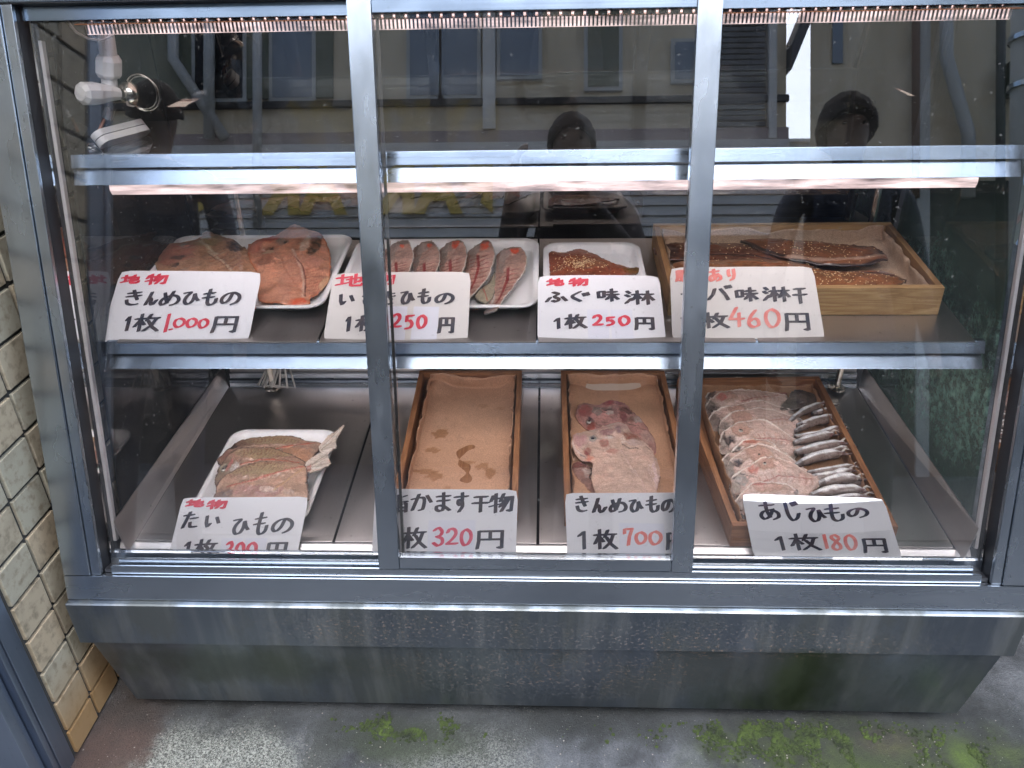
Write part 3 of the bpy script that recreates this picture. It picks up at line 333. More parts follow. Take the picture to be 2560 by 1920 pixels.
 ('N3', 'F', (0.09, 0.287, 0.01), 0, 0.02, [(-0.0332, 0.0427), (-0.0202, 0.0471), (-0.0031, 0.0387), (0.0099, 0.0302), (0.0212, 0.0156), (0.0345, -0.0253), (0.0321, -0.0647), (0.0173, -0.0552), (0.0028, -0.0376), (-0.0093, -0.0156), (-0.0217, 0.0027), (-0.0304, 0.0214)], (0.3, 0.17, 0.14), [('n', 0.3), ('p', (-0.018, 0.0343), (0.0158, 0.0113), (0.2, 0.07, 0.06)), ('p', (0.0024, 0.0112), (0.0118, 0.0103), (0.45, 0.36, 0.32)), ('l', [(0.0089, 0.0366), (0.0116, 0.0092), (0.0043, -0.0053), (0.0242, -0.0234)], 0.003, (0.03, 0.025, 0.02)), ('e', 0.0016, (0.45, 0.25, 0.16))], {}),
 ('A1', 'F', (0.4714, 0.5875, 0.018), 0, 0.42, [(-0.086, -0.0085), (-0.074, 0.0112), (-0.0554, 0.0312), (-0.036, 0.0413), (-0.0022, 0.0467), (0.0396, 0.0375), (0.068, 0.0195), (0.0848, -0.0002), (0.1031, -0.0125), (0.0894, -0.0253), (0.0457, -0.0311), (-0.0193, -0.039), (-0.0728, -0.043), (-0.085, -0.0278)], (0.58, 0.43, 0.37), [('n', 0.16), ('p', (-0.0751, -0.0077), (0.0161, 0.0238), (0.15, 0.125, 0.11)), ('p', (-0.0772, -0.0135), (0.0073, 0.0087), (0.34, 0.3, 0.27)), ('p', (-0.0141, 0.0193), (0.0262, 0.0182), (0.3, 0.19, 0.12)), ('p', (-0.0141, 0.0193), (0.0236, 0.0143), (0.55, 0.34, 0.28)), ('p', (-0.0746, -0.0046), (0.0118, 0.0178), (0.025, 0.018, 0.015)), ('l', [(-0.085, -0.0278), (-0.0728, -0.043), (-0.0193, -0.039), (0.0457, -0.0311), (0.0894, -0.0253)], 0.0204, (0.33, 0.25, 0.21)), ('l', [(-0.086, -0.0085), (-0.074, 0.0112), (-0.0554, 0.0312), (-0.036, 0.0413), (-0.0022, 0.0467), (0.0396, 0.0375), (0.068, 0.0195), (0.0848, -0.0002), (0.1031, -0.0125)], 0.0047, (0.82, 0.73, 0.66)), ('p', (0.1031, -0.0125), (0.0129, 0.0095), (0.22, 0.19, 0.18)), ('e', 0.0023, (0.7, 0.6, 0.52))], {}),  # split mackerel: lower band painted darker, standing in for shade between overlapping fish
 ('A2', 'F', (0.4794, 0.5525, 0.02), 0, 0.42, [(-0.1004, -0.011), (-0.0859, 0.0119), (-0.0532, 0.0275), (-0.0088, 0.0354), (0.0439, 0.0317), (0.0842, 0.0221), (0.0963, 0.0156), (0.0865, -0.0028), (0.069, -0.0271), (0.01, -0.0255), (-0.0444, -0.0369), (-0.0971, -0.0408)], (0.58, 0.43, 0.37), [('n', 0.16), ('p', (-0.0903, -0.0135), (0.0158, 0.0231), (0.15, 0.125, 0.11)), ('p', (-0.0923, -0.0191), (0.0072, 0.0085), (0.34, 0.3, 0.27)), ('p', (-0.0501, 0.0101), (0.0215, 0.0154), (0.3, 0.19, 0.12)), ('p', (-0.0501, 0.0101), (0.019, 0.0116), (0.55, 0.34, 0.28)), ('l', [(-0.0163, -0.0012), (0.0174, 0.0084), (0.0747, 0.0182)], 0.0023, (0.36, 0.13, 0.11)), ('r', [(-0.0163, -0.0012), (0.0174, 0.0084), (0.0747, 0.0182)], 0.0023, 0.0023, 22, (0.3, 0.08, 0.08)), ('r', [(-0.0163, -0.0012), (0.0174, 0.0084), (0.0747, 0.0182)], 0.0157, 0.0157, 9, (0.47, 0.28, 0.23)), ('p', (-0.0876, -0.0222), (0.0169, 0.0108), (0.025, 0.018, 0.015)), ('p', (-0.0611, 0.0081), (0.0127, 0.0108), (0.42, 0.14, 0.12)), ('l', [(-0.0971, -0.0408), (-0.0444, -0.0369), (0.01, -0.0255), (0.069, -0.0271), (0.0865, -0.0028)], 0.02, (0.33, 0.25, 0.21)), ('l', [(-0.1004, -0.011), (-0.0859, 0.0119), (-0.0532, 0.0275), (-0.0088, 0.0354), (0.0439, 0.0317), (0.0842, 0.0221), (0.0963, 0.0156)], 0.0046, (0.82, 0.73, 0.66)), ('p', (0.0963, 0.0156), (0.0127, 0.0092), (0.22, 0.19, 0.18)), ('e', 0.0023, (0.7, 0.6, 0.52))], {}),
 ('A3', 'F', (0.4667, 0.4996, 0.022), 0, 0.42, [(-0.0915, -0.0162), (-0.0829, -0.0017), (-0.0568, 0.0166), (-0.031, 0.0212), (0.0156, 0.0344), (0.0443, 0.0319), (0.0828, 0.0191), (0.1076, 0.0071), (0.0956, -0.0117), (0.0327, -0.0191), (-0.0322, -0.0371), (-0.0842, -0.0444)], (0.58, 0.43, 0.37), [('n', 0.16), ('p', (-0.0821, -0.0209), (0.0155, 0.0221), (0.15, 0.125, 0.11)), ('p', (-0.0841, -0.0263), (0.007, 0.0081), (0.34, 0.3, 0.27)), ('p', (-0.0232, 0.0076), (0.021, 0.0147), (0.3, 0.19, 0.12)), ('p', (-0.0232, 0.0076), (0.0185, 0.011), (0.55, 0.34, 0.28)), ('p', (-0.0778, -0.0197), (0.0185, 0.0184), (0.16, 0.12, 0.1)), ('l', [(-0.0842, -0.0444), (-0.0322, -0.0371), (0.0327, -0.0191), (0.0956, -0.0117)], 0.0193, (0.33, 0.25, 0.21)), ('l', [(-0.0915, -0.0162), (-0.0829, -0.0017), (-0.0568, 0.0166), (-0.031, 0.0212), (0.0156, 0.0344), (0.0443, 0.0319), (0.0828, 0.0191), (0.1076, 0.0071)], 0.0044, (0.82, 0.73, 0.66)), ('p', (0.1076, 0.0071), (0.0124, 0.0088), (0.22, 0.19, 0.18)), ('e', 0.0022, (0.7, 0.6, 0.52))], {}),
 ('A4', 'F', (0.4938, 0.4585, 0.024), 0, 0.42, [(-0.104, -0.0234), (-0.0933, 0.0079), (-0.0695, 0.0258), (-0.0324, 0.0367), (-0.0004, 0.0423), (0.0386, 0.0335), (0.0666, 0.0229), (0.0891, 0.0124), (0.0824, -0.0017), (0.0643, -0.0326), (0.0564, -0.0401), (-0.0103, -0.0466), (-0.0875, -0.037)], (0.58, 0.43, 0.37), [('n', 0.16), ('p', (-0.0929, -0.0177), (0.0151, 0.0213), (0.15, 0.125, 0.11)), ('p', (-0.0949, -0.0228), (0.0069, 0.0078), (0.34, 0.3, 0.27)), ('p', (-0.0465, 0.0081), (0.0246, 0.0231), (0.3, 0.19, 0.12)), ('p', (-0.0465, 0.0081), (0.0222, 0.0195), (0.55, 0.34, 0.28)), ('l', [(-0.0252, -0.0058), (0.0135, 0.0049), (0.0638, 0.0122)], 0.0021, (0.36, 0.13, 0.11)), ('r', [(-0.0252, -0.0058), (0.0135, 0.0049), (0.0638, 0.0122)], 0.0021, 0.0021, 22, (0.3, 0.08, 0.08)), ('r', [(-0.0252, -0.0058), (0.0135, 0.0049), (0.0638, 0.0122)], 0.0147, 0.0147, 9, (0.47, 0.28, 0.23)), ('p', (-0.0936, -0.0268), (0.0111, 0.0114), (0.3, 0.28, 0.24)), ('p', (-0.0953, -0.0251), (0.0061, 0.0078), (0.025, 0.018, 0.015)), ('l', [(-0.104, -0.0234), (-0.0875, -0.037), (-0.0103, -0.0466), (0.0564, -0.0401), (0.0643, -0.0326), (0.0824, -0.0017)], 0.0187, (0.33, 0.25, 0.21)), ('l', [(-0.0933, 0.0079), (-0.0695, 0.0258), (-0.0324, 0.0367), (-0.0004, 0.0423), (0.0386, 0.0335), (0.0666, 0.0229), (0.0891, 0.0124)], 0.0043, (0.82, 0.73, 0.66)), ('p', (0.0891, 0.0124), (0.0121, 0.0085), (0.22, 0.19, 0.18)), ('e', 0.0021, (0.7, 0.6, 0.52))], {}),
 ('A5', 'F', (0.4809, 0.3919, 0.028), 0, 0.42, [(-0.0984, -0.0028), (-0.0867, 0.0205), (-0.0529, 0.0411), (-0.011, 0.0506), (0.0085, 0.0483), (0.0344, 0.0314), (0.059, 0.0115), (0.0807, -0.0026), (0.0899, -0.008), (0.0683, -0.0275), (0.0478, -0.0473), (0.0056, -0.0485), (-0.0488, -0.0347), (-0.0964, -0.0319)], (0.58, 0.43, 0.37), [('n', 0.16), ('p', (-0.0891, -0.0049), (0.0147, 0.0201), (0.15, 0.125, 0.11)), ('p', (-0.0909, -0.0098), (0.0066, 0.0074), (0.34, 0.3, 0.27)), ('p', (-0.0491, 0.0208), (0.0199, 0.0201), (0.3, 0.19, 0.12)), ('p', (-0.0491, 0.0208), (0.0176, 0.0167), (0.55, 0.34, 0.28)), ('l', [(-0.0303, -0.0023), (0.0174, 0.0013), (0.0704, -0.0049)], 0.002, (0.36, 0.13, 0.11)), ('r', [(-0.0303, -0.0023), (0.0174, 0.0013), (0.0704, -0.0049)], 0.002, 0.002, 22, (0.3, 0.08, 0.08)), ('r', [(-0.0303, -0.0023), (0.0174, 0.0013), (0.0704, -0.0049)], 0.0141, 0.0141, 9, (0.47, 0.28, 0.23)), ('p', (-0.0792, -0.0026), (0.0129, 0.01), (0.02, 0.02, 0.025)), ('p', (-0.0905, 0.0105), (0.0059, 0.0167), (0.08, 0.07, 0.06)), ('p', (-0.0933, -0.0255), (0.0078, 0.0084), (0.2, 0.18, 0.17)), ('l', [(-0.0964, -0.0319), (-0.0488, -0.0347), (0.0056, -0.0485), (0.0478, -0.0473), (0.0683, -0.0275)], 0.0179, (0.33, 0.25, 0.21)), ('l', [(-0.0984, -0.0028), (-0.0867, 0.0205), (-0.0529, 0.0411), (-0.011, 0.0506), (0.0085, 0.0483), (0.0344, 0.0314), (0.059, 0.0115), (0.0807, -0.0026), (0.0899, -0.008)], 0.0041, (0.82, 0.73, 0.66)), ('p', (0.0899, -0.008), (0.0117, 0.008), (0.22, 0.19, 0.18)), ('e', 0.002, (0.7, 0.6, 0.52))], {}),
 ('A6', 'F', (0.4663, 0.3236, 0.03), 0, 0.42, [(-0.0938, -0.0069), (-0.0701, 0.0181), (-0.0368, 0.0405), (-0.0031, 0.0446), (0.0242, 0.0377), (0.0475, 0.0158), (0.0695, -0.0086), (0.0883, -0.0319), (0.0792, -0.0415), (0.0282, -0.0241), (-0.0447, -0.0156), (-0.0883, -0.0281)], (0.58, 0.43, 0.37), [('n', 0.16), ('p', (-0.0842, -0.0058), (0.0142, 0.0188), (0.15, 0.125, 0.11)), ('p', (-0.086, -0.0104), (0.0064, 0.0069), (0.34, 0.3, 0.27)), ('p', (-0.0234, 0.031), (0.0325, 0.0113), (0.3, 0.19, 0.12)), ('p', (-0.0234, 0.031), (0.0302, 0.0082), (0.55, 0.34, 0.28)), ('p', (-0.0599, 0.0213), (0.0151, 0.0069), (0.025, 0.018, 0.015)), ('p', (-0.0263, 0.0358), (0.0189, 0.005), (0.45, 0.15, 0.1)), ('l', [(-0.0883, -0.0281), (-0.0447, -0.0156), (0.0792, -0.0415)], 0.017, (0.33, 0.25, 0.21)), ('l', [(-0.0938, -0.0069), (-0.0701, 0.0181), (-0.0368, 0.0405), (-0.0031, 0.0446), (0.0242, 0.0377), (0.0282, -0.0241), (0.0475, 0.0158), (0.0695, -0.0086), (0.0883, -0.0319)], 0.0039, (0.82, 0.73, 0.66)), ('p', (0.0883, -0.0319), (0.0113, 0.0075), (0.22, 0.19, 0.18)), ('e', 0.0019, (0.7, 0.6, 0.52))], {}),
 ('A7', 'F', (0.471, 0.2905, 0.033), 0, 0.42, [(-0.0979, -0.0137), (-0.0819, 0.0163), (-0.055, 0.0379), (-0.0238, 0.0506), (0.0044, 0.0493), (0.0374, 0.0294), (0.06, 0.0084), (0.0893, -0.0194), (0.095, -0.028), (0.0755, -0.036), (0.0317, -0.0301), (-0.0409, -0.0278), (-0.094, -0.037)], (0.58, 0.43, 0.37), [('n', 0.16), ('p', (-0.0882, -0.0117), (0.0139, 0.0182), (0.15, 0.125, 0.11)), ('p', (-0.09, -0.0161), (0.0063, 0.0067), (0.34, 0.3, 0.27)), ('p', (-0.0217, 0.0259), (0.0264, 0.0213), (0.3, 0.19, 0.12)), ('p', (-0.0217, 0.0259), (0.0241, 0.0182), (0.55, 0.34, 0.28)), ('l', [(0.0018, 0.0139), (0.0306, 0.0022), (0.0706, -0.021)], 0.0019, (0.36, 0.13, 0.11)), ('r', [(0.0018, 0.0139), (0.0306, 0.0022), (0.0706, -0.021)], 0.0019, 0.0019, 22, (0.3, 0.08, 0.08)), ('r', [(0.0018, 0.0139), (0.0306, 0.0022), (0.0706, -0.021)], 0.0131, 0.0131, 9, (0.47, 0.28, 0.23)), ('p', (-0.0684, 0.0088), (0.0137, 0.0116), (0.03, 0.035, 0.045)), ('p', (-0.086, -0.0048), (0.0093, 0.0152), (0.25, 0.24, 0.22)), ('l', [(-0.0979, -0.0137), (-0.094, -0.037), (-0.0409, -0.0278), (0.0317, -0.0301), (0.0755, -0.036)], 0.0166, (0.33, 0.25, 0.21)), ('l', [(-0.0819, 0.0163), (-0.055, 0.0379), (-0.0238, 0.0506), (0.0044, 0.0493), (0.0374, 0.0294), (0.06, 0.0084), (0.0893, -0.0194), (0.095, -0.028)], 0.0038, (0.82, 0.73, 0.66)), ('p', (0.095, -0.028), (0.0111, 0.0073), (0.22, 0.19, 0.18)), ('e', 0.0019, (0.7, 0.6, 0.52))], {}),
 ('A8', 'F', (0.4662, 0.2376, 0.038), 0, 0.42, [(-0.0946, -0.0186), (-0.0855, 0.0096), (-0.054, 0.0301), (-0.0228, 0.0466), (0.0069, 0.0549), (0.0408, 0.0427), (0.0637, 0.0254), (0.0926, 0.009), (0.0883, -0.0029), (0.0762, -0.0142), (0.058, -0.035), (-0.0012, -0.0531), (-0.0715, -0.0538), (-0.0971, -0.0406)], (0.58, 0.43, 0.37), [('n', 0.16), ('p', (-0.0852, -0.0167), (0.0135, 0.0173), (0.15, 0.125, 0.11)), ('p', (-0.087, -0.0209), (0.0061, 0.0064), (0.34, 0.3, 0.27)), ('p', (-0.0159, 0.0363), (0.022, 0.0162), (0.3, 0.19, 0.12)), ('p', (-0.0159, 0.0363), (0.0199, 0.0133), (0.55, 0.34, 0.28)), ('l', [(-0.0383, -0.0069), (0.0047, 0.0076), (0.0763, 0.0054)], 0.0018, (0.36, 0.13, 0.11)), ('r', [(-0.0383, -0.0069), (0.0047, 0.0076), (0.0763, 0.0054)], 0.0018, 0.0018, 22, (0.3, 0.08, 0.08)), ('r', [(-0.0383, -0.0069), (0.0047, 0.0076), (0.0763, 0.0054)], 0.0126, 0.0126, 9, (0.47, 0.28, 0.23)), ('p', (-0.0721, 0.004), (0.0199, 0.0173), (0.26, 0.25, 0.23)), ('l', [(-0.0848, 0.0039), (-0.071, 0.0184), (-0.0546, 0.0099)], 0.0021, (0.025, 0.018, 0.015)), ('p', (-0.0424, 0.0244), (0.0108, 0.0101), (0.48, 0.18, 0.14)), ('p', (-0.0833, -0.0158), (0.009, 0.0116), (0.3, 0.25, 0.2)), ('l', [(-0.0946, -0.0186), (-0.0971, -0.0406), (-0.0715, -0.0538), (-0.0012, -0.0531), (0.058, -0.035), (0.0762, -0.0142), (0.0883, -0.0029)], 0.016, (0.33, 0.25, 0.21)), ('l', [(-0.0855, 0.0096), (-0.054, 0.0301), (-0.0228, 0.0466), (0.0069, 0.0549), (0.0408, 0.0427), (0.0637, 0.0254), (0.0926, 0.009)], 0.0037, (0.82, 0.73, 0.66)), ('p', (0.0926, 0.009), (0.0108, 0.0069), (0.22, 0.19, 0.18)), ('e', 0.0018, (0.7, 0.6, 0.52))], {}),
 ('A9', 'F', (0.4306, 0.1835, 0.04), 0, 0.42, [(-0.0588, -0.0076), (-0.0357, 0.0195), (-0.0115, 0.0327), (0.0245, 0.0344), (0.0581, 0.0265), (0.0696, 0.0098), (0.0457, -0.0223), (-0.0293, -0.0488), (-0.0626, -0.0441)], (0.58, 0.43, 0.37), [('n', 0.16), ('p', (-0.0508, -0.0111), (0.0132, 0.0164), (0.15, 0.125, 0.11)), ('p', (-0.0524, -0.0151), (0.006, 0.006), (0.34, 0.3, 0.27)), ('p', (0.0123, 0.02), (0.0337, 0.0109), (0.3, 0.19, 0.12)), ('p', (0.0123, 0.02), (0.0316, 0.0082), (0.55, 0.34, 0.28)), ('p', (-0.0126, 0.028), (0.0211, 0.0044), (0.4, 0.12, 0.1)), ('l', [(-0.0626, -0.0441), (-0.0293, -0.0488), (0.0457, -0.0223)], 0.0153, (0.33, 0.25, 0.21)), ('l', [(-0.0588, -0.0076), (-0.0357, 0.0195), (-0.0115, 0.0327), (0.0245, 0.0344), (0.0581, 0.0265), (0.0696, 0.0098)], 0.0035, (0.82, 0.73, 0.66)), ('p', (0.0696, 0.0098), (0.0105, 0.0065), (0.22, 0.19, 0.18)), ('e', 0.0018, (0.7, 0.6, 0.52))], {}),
 ('AH1', 'F', (0.384, 0.1856, 0.034), 0, 0.05, [(-0.0111, 0.0054), (-0.0058, 0.019), (0.0037, 0.0219), (0.0132, 0.0165), (0.0146, -0.0023), (0.0072, -0.0209), (-0.0078, -0.0263), (-0.0139, -0.0133)], (0.2, 0.15, 0.12), [('n', 0.6), ('p', (-0.0007, 0.0002), (0.0071, 0.0109), (0.025, 0.018, 0.015)), ('e', 0.002, (0.3, 0.25, 0.22))], {}),
 ('AH2', 'F', (0.38, 0.149, 0.03), 0, 0.05, [(-0.0099, 0.0123), (-0.0043, 0.0228), (0.0091, 0.0282), (0.0156, 0.0178), (0.0108, -0.0132), (-0.0009, -0.0284), (-0.0089, -0.026), (-0.0115, -0.0135)], (0.22, 0.14, 0.1), [('n', 0.6), ('p', (0.0009, -0.0031), (0.0069, 0.0131), (0.025, 0.018, 0.015)), ('e', 0.0019, (0.3, 0.22, 0.18))], {}),
 ('AH3', 'F', (0.395, 0.4954, 0.014), 0, 0.05, [(-0.019, -0.0003), (-0.0042, 0.0253), (0.0222, 0.0328), (0.0175, -0.0037), (0.0006, -0.0287), (-0.0171, -0.0253)], (0.2, 0.15, 0.12), [('n', 0.6), ('p', (-0.0025, -0.0003), (0.0103, 0.0145), (0.025, 0.018, 0.015))], {}),
 ('S0', 'F', (0.5917, 0.5488, 0.03), 0, 0.05, [(-0.0491, -0.0366), (-0.0353, -0.0143), (-0.0161, 0.0123), (-0.0069, 0.0317), (0.0065, 0.0427), (0.0222, 0.0376), (0.0408, 0.0279), (0.0507, 0.0145), (0.0385, -0.0103), (0.0157, -0.0253), (-0.0248, -0.0383), (-0.0422, -0.0421)], (0.1, 0.085, 0.075), [('n', 0.5), ('p', (0.0058, 0.0317), (0.0126, 0.0101), (0.012, 0.01, 0.01)), ('p', (0.0071, 0.0048), (0.0167, 0.0156), (0.16, 0.13, 0.11)), ('e', 0.0023, (0.22, 0.18, 0.16))], {}),
 ('S00', 'F', (0.5681, 0.5929, 0.018), 0, 0.0, [(-0.0147, 0.0003), (-0.0016, 0.0102), (0.0093, 0.0063), (0.0091, -0.0074), (-0.0021, -0.0094)], (0.3, 0.1, 0.09), [('n', 0.4)], {})]
TUBES=[(0.5533, 0.4632, 0.65, 0.5271, 0.0053, 0.04), (0.6157, 0.5015, 0.6684, 0.5275, 0.0034, 0.03), (0.5642, 0.4446, 0.6546, 0.4749, 0.0056, 0.042), (0.5577, 0.4303, 0.6557, 0.4672, 0.0042, 0.034), (0.5485, 0.4009, 0.6546, 0.4302, 0.0049, 0.044), (0.5394, 0.3753, 0.6294, 0.4005, 0.0056, 0.047), (0.5873, 0.3959, 0.6597, 0.423, 0.0039, 0.036), (0.5311, 0.3376, 0.6417, 0.367, 0.0063, 0.05), (0.5512, 0.3352, 0.6535, 0.3611, 0.0034, 0.038), (0.5217, 0.2946, 0.6322, 0.3305, 0.0068, 0.05), (0.5419, 0.2773, 0.6423, 0.2944, 0.0044, 0.044), (0.5417, 0.259, 0.6301, 0.2758, 0.0053, 0.048), (0.5519, 0.2341, 0.636, 0.2462, 0.0061, 0.052), (0.5865, 0.241, 0.6449, 0.25, 0.0037, 0.04), (0.5248, 0.1954, 0.6329, 0.2059, 0.0063, 0.054), (0.5203, 0.1741, 0.6302, 0.1886, 0.0053, 0.056)]
